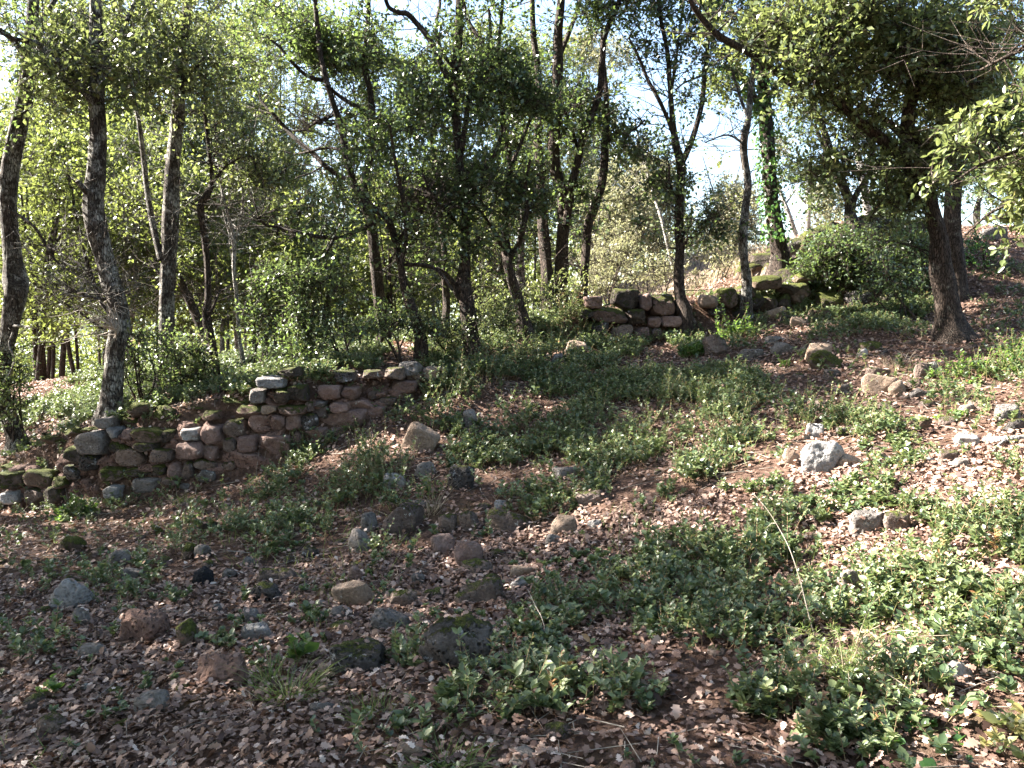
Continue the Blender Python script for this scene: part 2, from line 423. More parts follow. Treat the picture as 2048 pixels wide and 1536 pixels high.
# far ground: dry pale bank, then grey-green scrub with distance haze painted in
sx = n.new('ShaderNodeSeparateXYZ'); l.new(g.outputs['Position'], sx.inputs[0])
fy = ramp(n, l, math_n(n, l, 'MULTIPLY', sx.outputs[1], .02), [(.27, (0,0,0)), (.36, (1,1,1))])
dry = ramp(n, l, n2.outputs[0], [(.3, (.13,.09,.065)), (.7, (.36,.28,.21))])
xr = ramp(n, l, math_n(n, l, 'ADD', math_n(n, l, 'MULTIPLY', sx.outputs[0], .04), .5), [(.48, (0,0,0)), (.58, (1,1,1))])
c = mixc(n, l, math_n(n, l, 'MULTIPLY', fy.outputs[0], xr.outputs[0]), c, dry.outputs[0])
far_haze = ramp(n, l, math_n(n, l, 'MULTIPLY', sx.outputs[1], .01), [(.4, (0,0,0)), (.9, (1,1,1))])
c = mixc(n, l, far_haze.outputs[0], c, (.16,.19,.16))
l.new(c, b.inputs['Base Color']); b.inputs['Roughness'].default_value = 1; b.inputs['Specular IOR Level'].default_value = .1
bump(n, l, math_n(n, l, 'ADD', math_n(n, l, 'MULTIPLY', v.outputs['Distance'], .8), math_n(n, l, 'ADD', n2.outputs[0], n3.outputs[0])), .9, .03, b)
M['soil'] = m

# ------------------------------------------------------------------ ground sheet
def axis(lo, hi, c, a, n_):
    u0, u1 = math.asinh((lo - c) / a), math.asinh((hi - c) / a)
    return c + a * np.sinh(np.linspace(u0, u1, n_))
gx = axis(-3000, 3000, 0, 3.0, 560); gy = axis(-1200, 4000, 6.5, 3.0, 560)
GX, GY = np.meshgrid(gx, gy)
GZ = ground(GX, GY)
V = np.stack([GX, GY, GZ], -1).reshape(-1, 3)
nx, ny = len(gx), len(gy)
ii = (np.arange(ny - 1)[:, None] * nx + np.arange(nx - 1)[None]).ravel()
go = mesh_obj('ground', V, np.stack([ii, ii + 1, ii + nx + 1, ii + nx], 1), np.full(len(ii), 4), M['soil'], shade=True)
tag(go, kind='structure')

# ------------------------------------------------------------------ where the sun reaches the ground (gaps in the canopy)
LIT = [(1880,1130,330,230,1),(1960,1360,300,230,1),(1700,1490,420,90,.95),(1650,930,150,80,.95),(1460,965,110,60,.8),(1330,840,190,70,.75),(1180,870,160,60,.8),(1100,760,160,50,.7),(1350,770,170,60,.85),(700,860,90,30,.4),(1500,960,90,60,.9),(1900,950,200,80,.95),
 (1960,900,200,110,.85),(1660,700,130,45,.75),(1560,680,60,20,.6),(1200,1045,150,28,.85),(1050,1085,110,25,.6),(860,1105,160,26,.8),(1140,1410,170,38,.85),(720,1505,330,40,.75),
 (450,1310,140,22,.6),(560,1232,60,18,.7),(380,1045,120,16,.7),(90,1042,120,14,.7),(150,1262,90,16,.4),(1000,660,90,40,.6),(1040,1148,40,16,.9),(860,885,60,22,.6),(930,970,70,18,.4),
 (1150,700,50,24,.9),(1770,770,90,40,.8),(1950,760,150,50,.6),(1500,850,70,40,.5),(1390,780,50,20,.8),(1600,810,80,24,.5),(700,1180,50,14,.6),(980,1180,60,12,.5),(1470,1080,60,20,.3),(1100,720,60,18,.4),
 (1220,660,0.1,0.1,0),(470,1290,60,14,.4),(1250,1300,60,20,.5),(1600,1330,100,40,.6),(620,1165,80,12,.3),(300,1090,80,14,.4),(1850,690,40,60,.4),(1980,600,60,40,.3)]
LITA = np.array(LIT, float)
def lit(px, py):
    d = ((px[:, None] - LITA[:, 0]) / LITA[:, 2]) ** 2 + ((py[:, None] - LITA[:, 1]) / LITA[:, 3]) ** 2
    return (LITA[:, 4] * smooth(1.35, .75, d) if False else LITA[:, 4] * (1 - smooth(.75, 1.3, d))).max(1)
_tg = [(30,560,9.0,.5),(20,700,9.0,.4),(30,300,9.0,.45),(236,620,8.7,.45),(228,760,8.7,.4),(200,500,8.7,.45),(190,380,8.7,.45),(194,250,8.7,.45),(338,480,9.6,.45),(334,600,9.6,.4),(341,400,9.6,.45),(352,270,9.6,.4),
 (440,330,9.8,.6),(500,360,9.8,.5),(1050,600,10.5,.4),(1500,60,8.5,.6),(1620,90,8.3,.7),(1700,120,8.5,.7),(1560,40,8.5,.6),(1420,300,11,.5),(1495,300,11.4,.5),(1480,170,13,.6),(800,320,9.6,.5),(1000,170,10,.5),(200,60,8.7,.6),(370,60,9.6,.6),(560,60,10.3,.6),
 (1900,420,6.3,.6),(1980,400,6.3,.6),(1895,640,9,.4),(1990,340,6.3,.5),(690,80,10.3,.5),(680,600,9.4,.5),(600,640,9.2,.5),(900,640,9.8,.5),(430,690,9.2,.4),(900,420,10,.5),(80,120,9,.5)]
TG = np.array([list(at(a, b, c)) + [d] for a, b, c, d in _tg])
def blocks_target(P):
    """sprays that would stand between the sun and wood or leaves seen in sunlight"""
    v = P[:, None, :] - TG[None, :, :3]
    t = v @ SUN
    dist = np.linalg.norm(v - t[..., None] * SUN, axis=-1)
    return ((t > 1.0) & (dist < TG[:, 3])).any(1)
def sun_value(P):
    """how much sun the ground needs where the shadow of point P falls"""
    t = np.maximum((P[:, 2] - 0.3) / SUN[2], 0)
    for _ in range(4):
        Q = P - SUN * t[:, None]
        t = np.maximum((P[:, 2] - ground(Q[:, 0], Q[:, 1])) / SUN[2], 0) * .7 + t * .3
        Q = P - SUN * t[:, None]
    px, py, z = proj(Q)
    s = lit(px, py)
    s[(z < .5)] = 0
    s[blocks_target(P)] = 1
    return s

# ------------------------------------------------------------------ trees
def in_frame(P, m=25):
    px, py, z = proj(P)
    return (px > -m) & (px < 2048 + m) & (py > -m) & (py < 1536 + m) & (z > 0.3)
def sprays(mb, twb, centers, m, rad, L, W, tmpl, up=0.25, clump=0.25, tw=True, tshift=0.0):
    """twiglets with leaves set along them"""
    k = 4
    n_ = len(centers)
    if n_ == 0: return
    td = rnd_dirs(n_ * k, .15).reshape(n_, k, 3)
    tl = rad * R.uniform(.6, 1.25, (n_, k))
    which = R.integers(0, k, (n_, m))
    u = R.random((n_, m)) ** .8
    idx = np.arange(n_)[:, None]
    d = td[idx, which]
    base = centers[:, None] + d * (u * tl[idx, which])[..., None] + R.normal(0, rad * .065, (n_, m, 3))
    dirs = unit(d * .7 + R.normal(0, .65, (n_, m, 3)))
    nor = R.normal(0, .6, (n_, m, 3)); nor[..., 2] += .55 + up
    t0 = R.normal(.42 + tshift, .13, (n_, 1)) + R.normal(0, clump * .6, (n_, m))
    sz = R.uniform(.7, 1.25, (n_, m))
    leaves(mb, base.reshape(-1, 3), dirs.reshape(-1, 3), nor.reshape(-1, 3), (L * sz).ravel(), (W * sz).ravel(), tmpl, np.clip(t0, 0, 1).ravel(), .8)
    if tw and twb is not None:
        A = np.repeat(centers, k, 0); B = A + (td * tl[..., None]).reshape(-1, 3)
        sticks(twb, A, B, .0045, .0014)
def sticks(mb, A, B, r0, r1):
    n_ = len(A); T = unit(B - A); X = unit(np.cross(T, [.31, .2, .93])); Y = np.cross(T, X)
    r0 = np.broadcast_to(r0, (n_,)); r1 = np.broadcast_to(r1, (n_,))
    V = []
    for P, r in ((A, r0), (B, r1)):
        for a in (0, 2.094, 4.189):
            V.append(P + (X * math.cos(a) + Y * math.sin(a)) * r[:, None])
    V = np.stack(V, 1).reshape(-1, 3)
    f = np.array([[0,1,4,3],[1,2,5,4],[2,0,3,5]])
    f = (f[None] + (np.arange(n_) * 6)[:, None, None]).reshape(-1, 4)
    mb.add(V, f, 4, .5)
COV = 4.2
def blob_points(blobs, Y, m, L, W):
    out = []
    for bl in blobs:
        cx, cy, rx, ry, cov = bl[:5]
        dY = bl[5] if len(bl) > 5 else 0
        Yc = Y + dY
        s = Yc / F
        n_ = int(COV * cov * math.pi * rx * ry * s * s / (m * .5 * L * W))
        n_ = max(n_, 2)
        d = R.normal(size=(n_, 3)); d = d / np.linalg.norm(d, axis=1, keepdims=True) * R.random((n_, 1)) ** (1 / 2.4)
        rz = max(min(rx, ry * 1.5) * s, .35)
        P = at(cx + d[:, 0] * rx * 1.05, cy + d[:, 1] * ry * 1.05, Yc + d[:, 2] * rz)
        P = P + .30 * np.stack([vnoise(P, 1.7, 5), vnoise(P, 1.7, 6), vnoise(P, 1.7, 7)], 1)
        nz = fbm(P, 1.5, 2, 21)
        keep = nz + R.normal(0, .12, n_) > -.22
        out.append(P[keep])
    return np.vstack(out) if out else np.zeros((0, 3))
def connect(mb, nodes, nrad, centers, r_tip=.004):
    """branchlets: each foliage centre is reached from the nearest wood already grown"""
    nodes = list(nodes); nr = list(nrad)
    N = np.array(nodes); NR = np.array(nr)
    d0 = ((centers[:, None, :] - N[None, ::2]) ** 2).sum(-1).min(1) if len(centers) < 4000 else np.zeros(len(centers))
    for i in np.argsort(d0):
        c = centers[i]
        dd = ((N - c) ** 2).sum(1) ** .5
        dz = c[2] - N[:, 2]
        j = int(np.argmin(dd + .35 * np.maximum(-dz, 0) + .12 * (dd < .02)))
        a = N[j]; L = dd[j]
        if L < .05: continue
        r0 = min(NR[j] * .6, .006 + .010 * L)
        k = max(2, min(6, int(L / .22) + 1))
        t = np.linspace(0, 1, k + 1)[:, None]
        mid = (a + c) / 2 + R.normal(0, .10, 3) * L + np.array([0, 0, .07 * L])
        P = (1 - t) ** 2 * a + 2 * t * (1 - t) * mid + t * t * c
        P[1:-1] += R.normal(0, .018, P[1:-1].shape) * min(L, 1)
        rr = r0 + (r_tip - r0) * t[:, 0] if r0 > r_tip else np.full(k + 1, r_tip)
        tube(mb, P, rr, 4, 0, 0, .5, False)
        N = np.vstack([N, P[1:]]); NR = np.concatenate([NR, rr[1:]])
TREES = []
def trace(pts, Y, dY=(0, 0), sub=5):
    """outline read along a limb: (px, py, width px) -> centre line and radii, leaning from dY[0] to dY[1] in depth"""
    a = np.array(pts, float)
    t = np.linspace(0, 1, len(a))
    Yk = Y + dY[0] + (dY[1] - dY[0]) * t + (vnoise(np.stack([t * 3, t, t], 1), 2, int(pts[0][0]) % 97) * .12)
    P = at(a[:, 0], a[:, 1], Yk)
    r = a[:, 2] / 2 * Yk / F * .90
    Q = catmull(np.column_stack([P, r]), sub)
    return Q[:, :3], np.maximum(Q[:, 3], .004)
def tree(name, label, Y, trunk, limbs=(), blobs=(), bark='bark', leaf='oak', L=.060, W=.037, m=30, group=None, cat='tree', tmpl=OVAL4, flare=True, extra=(), rad=.38, tshift=0.0, wooden=True, trunks=(), dead=0):
    P, r = trace(trunk, Y)
    gz = float(ground(P[0, 0], P[0, 1]))
    base = np.array([P[0, 0], P[0, 1], gz])
    # carry the foot down into the ground
    if P[0, 2] > gz - .05:
        st = np.linspace(gz - .18, P[0, 2], 4)[:-1]
        foot = np.column_stack([np.full(3, P[0, 0]), np.full(3, P[0, 1]), st])
        if P[0, 2] - gz > -.02:
            P = np.vstack([foot, P]); r = np.concatenate([[r[0]] * 3, r])
    if flare:
        hgt = P[:, 2] - gz
        r = r * (1 + .75 * np.exp(-np.maximum(hgt, 0) / .16))
    rt = root(name, label, cat, base, group)
    mb = MB(); tube(mb, P, r, 30, .11, len(TREES) * 3 + 1)
    mb.build('trunk', M[bark], base, rt, True)
    nodes = [P]; nr = [r]
    for tr in trunks:
        Q, q = trace(tr, Y, (.1, -.1)); g2 = float(ground(Q[0, 0], Q[0, 1]))
        Q = np.vstack([[Q[0, 0], Q[0, 1], g2 - .15], Q]); q = np.concatenate([[q[0] * 1.4], q])
        mb = MB(); tube(mb, Q, q, 16, .10, len(TREES) * 3 + 77); mb.build('trunk', M[bark], base, rt, True)
        nodes.append(Q); nr.append(q)
    for k, lb in enumerate(limbs):
        dY = lb[0] if isinstance(lb[0], tuple) and len(lb[0]) == 2 else None
        pts = lb[1:] if dY else lb
        Q, q = trace(pts, Y, dY or (0, R.uniform(-.5, .5)))
        mb = MB(); tube(mb, Q, q, 10, .08, len(TREES) * 5 + k)
        mb.build('limb', M[bark], base, rt, True)
        nodes.append(Q); nr.append(q)
    N = np.vstack(nodes); NR = np.concatenate(nr)
    hi = N[:, 2] > gz + .5
    if hi.sum() < 4: hi[:] = True
    c = blob_points(blobs, Y, m, L, W)
    if len(extra): c = np.vstack([c, extra])
    if len(c):
        outf = ~in_frame(c)
        s = np.maximum(sun_value(c) * np.where(outf, 1, .5), blocks_target(c) * .9)
        c = c[R.random(len(c)) > s * 1.02]
    tb = MB()
    Nh, Rh = N[hi], NR[hi]
    for _k in range(int(26 + 16 * len(limbs)) if Y < 14 else 8):
        j = R.integers(len(Nh)) if _k % 3 else len(Nh) - 1 - R.integers(min(14, len(Nh)))
        a0 = Nh[j]; ln = R.uniform(.25, .95)
        dd = R.normal(0, 1, 3); dd[2] = abs(dd[2]) * .6; dd[1] *= .6; dd = unit(dd)
        p1 = a0 + dd * ln * .5 + R.normal(0, .05, 3); p2 = a0 + dd * ln + R.normal(0, .09, 3) + [0, 0, .05]
        q_ = catmull(np.array([a0, p1, p2]), 4); r_ = min(Rh[j] * .5, .007)
        tube(tb, q_, np.linspace(r_, .0012, len(q_)), 4, cap=False)
        ks_ = R.integers(2, len(q_), 4); A_ = q_[ks_]
        sticks(tb, A_, A_ + unit(dd + R.normal(0, .8, (4, 3))) * R.uniform(.1, .35, (4, 1)), .003, .001)
    if len(c):
        connect(tb, Nh, Rh, c)
        lm = MB(); sprays(lm, tb, c, m, rad, L, W, tmpl, tshift=tshift)
        lm.build('crown', M[leaf], base, rt)
    tb.build('branchlets', M[bark], base, rt)
    TREES.append(rt)
    return rt, N[hi], NR[hi]

# --- the trees along the wall, traced from the foot up
tree('oak_tree', 'lichen-covered leftmost oak trunk, bulging at mid height', 9.0,
 [(34,878,32),(8,800,30),(4,740,32),(20,650,36),(30,590,44),(30,560,50),(24,500,36),(16,400,34),(22,330,36),(38,250,34),(52,180,32),(60,110,28),(66,20,24),(70,-120,18),(80,-250,10)],
 [[(0,-.6),(52,120,14),(30,85,12),(0,60,10),(-60,30,7)],[(0,.5),(64,60,12),(110,0,9),(150,-90,6)],[(0,-.3),(20,420,8),(70,455,7),(110,520,5),(170,560,4),(240,600,3)]],
 [(40,50,90,80,.9),(60,-160,260,130,.6),(110,150,70,60,.6),(10,200,60,80,.4),(-120,-50,150,150,.9),(20,330,50,50,.25)], 'bark_l')
tree('oak_tree', 'thick grey oak trunk with a broken stub, behind the grey wall boulder', 8.7,
 [(222,848,46),(224,790,40),(232,700,41),(240,650,44),(236,610,42),(220,560,40),(204,500,40),(192,450,44),(186,400,44),(192,340,38),(196,280,33),(193,200,31),(196,140,29),(192,60,26),(190,-60,20),(200,-220,12)],
 [[(0,-.5),(192,215,16),(165,178,15),(132,140,15),(98,108,14),(72,86,12),(40,80,9),(12,70,7),(-40,40,4)],[(0,-.1),(180,392,14),(166,376,12),(154,362,10)],[(0,.3),(196,130,12),(240,70,10),(280,-20,7)],
  [(0,-.2),(78,92,6),(90,130,5),(130,170,4),(175,190,4)],[(0,-.3),(228,600,8),(190,596,6),(150,584,4),(120,590,3)]],
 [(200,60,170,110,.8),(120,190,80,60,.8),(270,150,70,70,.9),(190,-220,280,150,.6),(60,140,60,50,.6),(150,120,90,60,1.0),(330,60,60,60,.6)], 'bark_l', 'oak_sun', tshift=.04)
tree('oak_tree', 'straight oak trunk lit along its left side, behind the mossy stones of the wall', 9.6,
 [(330,770,36),(334,700,33),(334,600,32),(338,500,33),(341,420,34),(345,340,30),(352,260,27),(358,200,25),(362,110,22),(374,20,19),(380,-100,14),(390,-220,8)],
 [[(0,.6),(322,520,15),(306,450,14),(294,380,12),(285,300,11),(275,230,9),(258,160,7),(250,90,5)],[(0,-.4),(356,200,10),(390,140,8),(430,90,6)],[(0,.4),(362,120,10),(330,60,8),(300,0,6)]],
 [(370,60,160,110,.8),(330,200,60,60,.8),(430,140,90,70,1.1),(400,-200,260,140,.6),(290,100,70,60,.9),(450,230,60,50,.7)], 'bark_l', 'oak_sun', tshift=.04)
tree('oak_tree', 'slender S-curved dark stem right of the straight oak, small crown of shiny leaves', 9.8,
 [(436,790,15),(426,700,17),(414,640,20),(416,590,14),(414,520,13),(408,470,14),(402,430,14),(404,405,15),(416,388,14),(424,360,9),(418,300,8),(410,220,7),(412,140,5)],
 [[(0,.2),(416,640,8),(432,600,6),(440,580,4)],[(0,-.3),(424,365,7),(455,330,5),(490,310,4)]],
 [(440,335,80,50,2.0),(500,360,60,45,1.6),(400,400,50,36,.5),(520,300,50,36,.8),(400,250,50,60,.8)], 'bark', 'oak_sun', tshift=.05)
tree('oak_tree', 'thin pale forked stem between the S-curved stem and the wood edge', 9.9,
 [(496,775,8),(486,720,8),(478,670,8),(474,605,8),(468,540,9),(468,485,10),(462,450,8),(448,400,6),(438,330,5),(430,250,4)],
 [[(0,.2),(468,485,7),(482,440,6),(486,390,5),(470,330,4)],[(0,.2),(470,500,4),(450,440,3),(440,390,3)]],
 [(470,400,60,50,.6),(545,430,60,50,.6),(450,260,60,50,.7)], 'bark_p', 'oak_sun')
tree('oak_tree', 'dark oak trunk with limbs fanning left over a big sky gap, behind the wall end', 10.3,
 [(768,665,28),(760,610,26),(755,560,25),(748,500,24),(742,440,22),(733,400,18),(728,360,15),(745,300,15),(746,250,14),(740,180,12),(728,130,11),(735,60,10),(738,-40,8),(740,-160,5)],
 [[(0,-.6),(740,440,16),(712,380,15),(696,330,14),(684,262,14),(666,205,13),(650,150,12),(640,100,11),(632,20,10),(625,-60,8),(620,-160,5)],
  [(0,.5),(742,420,13),(700,364,12),(676,350,11),(648,330,11),(628,308,11),(598,284,10),(570,255,9),(547,229,8),(520,200,6)],
  [(0,-.3),(740,250,12),(722,220,11),(700,206,10),(676,190,8),(650,165,6)],[(0,-.3),(652,160,9),(630,158,9),(605,145,8),(580,120,7),(560,95,6),(530,70,5)],
  [(0,.3),(735,140,9),(718,128,8),(690,130,8),(665,130,7),(640,128,5)],[(0,.4),(684,300,8),(660,296,6),(630,300,5),(590,308,4),(560,300,3)],[(0,.2),(665,250,6),(640,240,5),(610,260,4),(585,262,3)]],
 [(560,60,100,60,1.7),(690,80,90,70,1.4),(800,120,60,60,.8),(650,-170,280,130,.6),(600,150,80,30,.5),(770,190,60,70,1.0),(540,150,40,30,.5),(670,140,60,40,.5),(600,400,50,40,.3),(800,60,90,70,1.1),(480,80,70,50,1.2),(740,20,80,60,.9),(700,250,50,40,.4)], 'bark')
tree('oak_tree', 'leaning oak stem with dense dark crown above the right end of the lower wall', 9.6,
 [(842,678,26),(832,640,24),(818,600,23),(806,560,18),(800,520,15),(790,480,15),(776,440,14),(752,420,14),(730,400,13),(712,372,12),(700,340,11),(696,300,9)],
 [[(0,-.5),(802,530,10),(812,470,9),(805,400,8),(790,320,7),(780,250,5)],[(0,-.4),(810,530,8),(850,530,8),(880,545,7),(905,580,6)],[(0,-.5),(762,440,9),(720,460,8),(680,475,8),(640,474,9),(600,465,8),(560,455,7),(532,450,6),(516,434,5)],[(0,.4),(795,480,7),(835,430,6),(860,380,4)]],
 [(800,310,110,90,1.6),(735,430,80,60,1.2),(860,220,70,60,.9),(700,520,80,50,1.0),(840,420,60,60,1.2),(650,420,50,40,.5),(780,500,70,40,.9),(770,250,60,50,.6)], 'bark')
tree('oak_tree', 'stout oak with a twisted foot and upright dark trunk, left of the pale leaning stem', 10.0,
 [(940,700,38),(938,650,35),(932,600,33),(926,565,34),(930,530,24),(932,470,17),(930,420,16),(924,360,17),(918,300,18),(912,240,20),(906,180,22),(912,130,20),(918,68,18),(918,0,16),(922,-100,12),(930,-220,8)],
 [[(0,-.5),(905,165,14),(890,145,14),(878,118,13),(866,90,12),(850,66,12),(836,50,11),(815,28,11),(796,24,10),(775,10,9),(765,-40,7)],
  [(0,.4),(924,300,12),(945,150,11),(960,138,11),(966,90,10),(940,50,10),(928,10,9),(910,-60,7)],
  [(0,.5),(930,420,10),(965,350,9),(1000,280,8),(1002,200,7),(985,100,7),(978,20,6)],
  [(0,-.2),(934,620,16),(915,590,13),(902,560,11),(880,540,9),(850,532,8),(820,528,7)],
  [(0,.4),(910,140,8),(882,100,8),(872,50,8),(880,0,7),(870,-80,5)],
  [(0,-.6),(932,470,7),(900,430,6),(870,400,5),(845,350,4)]],
 [(900,90,100,70,.7),(1000,160,70,60,1.4),(880,260,80,80,1.0),(880,400,90,70,1.6),(925,470,70,40,1.3),(930,-180,260,130,.9,.8),(830,490,60,40,1.0),(980,60,60,60,.6),(950,330,60,70,1.2),(840,150,70,50,.6),(940,230,60,50,.9)], 'bark')
tree('oak_tree', 'short dark trunk close behind the twisted oak foot', 10.9,
 [(890,690,16),(892,640,15),(893,600,15),(890,560,14),(888,500,12),(880,430,10),(872,350,8),(860,260,6)],[],[(880,350,60,60,.8),(850,240,60,50,.7)], 'bark')
tree('oak_tree', 'pale curved stem leaning left beside the leafy gap, sunlit on its left flank', 10.5,
 [(1052,678,30),(1046,640,25),(1036,600,24),(1024,560,22),(1016,530,20),(1014,510,22),(1010,470,16),(1012,420,14),(1016,370,13),(1020,330,13),(1012,270,10),(1004,200,9),(996,120,8),(1004,20,7),(1010,-80,5)],
 [[(0,-.4),(1016,520,13),(1036,490,12),(1046,460,11),(1054,420,10),(1050,380,8),(1060,320,6)],[(0,-.5),(1010,500,9),(990,465,8),(972,438,7),(952,412,6),(930,392,5),(900,380,4)],[(0,.3),(1018,340,8),(1040,290,8),(1060,240,7),(1085,190,6)],[(0,.3),(1010,480,7),(1000,530,6),(994,555,5)]],
 [(1050,190,80,70,1.5),(1010,350,60,70,1.1),(1065,400,50,50,1.1),(960,300,60,50,.8),(1050,300,50,40,.8),(1000,-100,150,90,.9),(1040,480,40,30,.4)], 'bark')
tree('oak_tree', 'twin black trunks joined at the foot, behind the gap between the walls', 11.6,
 [(1098,632,30),(1096,580,28),(1092,520,26),(1086,460,24),(1084,400,22),(1082,340,20),(1076,280,18),(1080,220,16),(1076,140,14),(1066,60,12),(1064,-40,9)],
 [[(0,-.5),(1132,450,18),(1142,380,18),(1156,320,17),(1166,270,16),(1186,225,15),(1200,180,15),(1204,120,14),(1210,70,13),(1232,20,12),(1250,-40,9),(1262,-120,6)],[(0,.4),(1112,130,12),(1140,60,10),(1160,0,8),(1170,-80,6)],
  [(0,.4),(1108,220,10),(1060,225,9),(1040,240,8),(1020,260,5)],[(0,-.4),(1160,310,8),(1140,250,7),(1118,200,5)]],
 [(1100,160,90,80,1.0),(1125,400,70,50,1.1),(1120,-150,240,110,1.6,1.2),(1180,110,50,50,.6),(1060,80,60,50,.6),(1170,270,50,40,.6),(1100,280,50,40,.7),(1240,0,60,40,.7),(1060,300,60,60,.9),(1160,30,80,50,1.0),(1010,40,70,50,.9),(1150,200,50,40,.6)], 'bark',
 trunks=[[(1122,625,32),(1122,560,30),(1124,500,28),(1126,440,26),(1122,380,25),(1108,330,26),(1108,270,28),(1112,210,28),(1116,140,24),(1116,70,20),(1122,0,17),(1126,-100,12),(1130,-200,7)]])
tree('oak_tree', 'bent black trunk rising behind the left end of the upper wall', 11.7,
 [(1164,612,19),(1168,560,18),(1172,500,18),(1176,450,19),(1190,410,20),(1202,375,19),(1208,330,18),(1210,280,16),(1214,230,14),(1212,180,11),(1206,120,9),(1204,60,7)],
 [[(0,-.4),(1206,300,8),(1226,275,7),(1250,266,6),(1270,258,5),(1290,240,4)],[(0,.3),(1168,535,6),(1140,528,4),(1120,522,3)]],
 [(1225,200,45,50,.8),(1255,310,50,40,.8),(1200,80,50,50,.7),(1150,470,40,40,.4),(1290,250,40,30,.5)], 'bark')
tree('oak_tree', 'forked dark trunk growing from the upper wall, arms spread against the sky', 11.2,
 [(1372,620,26),(1360,590,24),(1358,540,21),(1360,480,20),(1358,430,20),(1361,380,19),(1362,330,20),(1352,290,16),(1345,240,13),(1340,170,11),(1334,100,9),(1320,30,8),(1312,-60,6)],
 [[(0,-.4),(1350,280,10),(1336,240,9),(1318,200,9),(1296,160,8),(1282,125,7),(1268,95,6),(1258,76,4)],[(0,.4),(1364,325,14),(1378,295,13),(1392,255,12),(1404,205,11),(1410,140,10),(1418,60,8),(1424,-40,6)],
  [(0,-.3),(1360,400,6),(1340,370,6),(1338,330,4)],[(0,.3),(1408,150,5),(1370,165,4),(1350,180,3)],[(0,.3),(1340,200,7),(1352,120,6),(1362,40,5),(1372,-40,4)],[(0,-.3),(1360,500,5),(1400,450,4),(1440,430,3)]],
 [(1310,110,60,80,.6),(1385,180,50,50,.5),(1290,230,50,50,.5),(1335,410,50,50,.8),(1415,470,50,40,.9),(1350,-110,160,80,1.4,.8),(1330,300,50,40,.4),(1420,20,60,50,.9),(1270,370,50,50,.7),(1290,20,60,60,.8),(1380,90,60,40,.5)], 'bark')
tree('oak_tree', 'slim grey mottled stem in front of the ivy-clad trunk', 11.4,
 [(1494,560,20),(1488,520,18),(1486,470,18),(1490,420,17),(1496,370,16),(1488,310,16),(1488,280,17),(1496,240,14),(1500,190,12),(1506,140,11),(1508,60,8),(1512,-40,5)],
 [[(0,.3),(1496,235,8),(1482,200,7),(1470,160,6),(1458,120,4)],[(0,-.4),(1490,290,5),(1455,270,4),(1410,285,3)]],
 [(1470,130,50,50,.7),(1520,60,60,50,.7),(1480,-120,160,80,1.3)], 'bark_l')
ivyt, iN, iR = tree('ivy_clad_oak', 'dark oak wrapped in bright green ivy, right of the slim grey stem', 13.0,
 [(1560,510,40),(1552,470,34),(1546,420,31),(1540,380,30),(1538,330,29),(1534,280,29),(1530,220,27),(1526,160,24),(1518,100,21),(1510,20,17),(1506,-80,12)],
 [[(0,-.4),(1530,230,12),(1500,180,10),(1480,150,8),(1450,130,5)],[(0,.3),(1530,200,10),(1570,150,9),(1600,90,6)]],
 [(1470,170,50,36,1.0),(1540,60,80,50,.9),(1470,330,40,60,.4)], 'bark', 'back')
ks = R.integers(0, len(iN), 2200); ks = ks[(iN[ks, 2] > 1.7 + 1.0)]
rr_ = R.normal(size=(len(ks), 3)); rr_[:, 2] *= .2; rr_ = unit(rr_)
ip = iN[ks] + rr_ * (np.maximum(iR[ks], .03)[:, None] + R.uniform(.0, .12, (len(ks), 1)))
ib = MB(); leaves(ib, ip, unit(rr_ * .4 + R.normal(0, .4, rr_.shape) + [0, 0, -.6]), rr_, .058, .052, OVAL6, np.clip(R.normal(.5, .25, len(ks)), 0, 1))
ib.build('ivy', M['ivy'], np.array(ivyt.location), ivyt)
tree('oak_tree', 'small forked oak on top of the stony mound', 13.2,
 [(1704,452,34),(1700,430,26),(1700,405,22),(1690,380,21),(1678,350,20),(1668,322,19),(1656,290,17),(1644,250,14),(1626,210,12),(1610,150,9),(1600,90,6)],
 [[(0,-.3),(1702,420,16),(1712,390,13),(1728,365,12),(1738,345,10),(1744,310,9),(1742,260,7),(1750,200,5)],[(0,-.4),(1734,352,6),(1712,340,6),(1685,328,5)],[(0,.4),(1670,330,8),(1650,300,8),(1630,250,7)]],
 [(1650,250,70,50,1.0),(1600,340,60,36,.9),(1740,270,60,50,1.0),(1640,400,40,24,.4),(1580,260,40,30,.4)], 'bark')
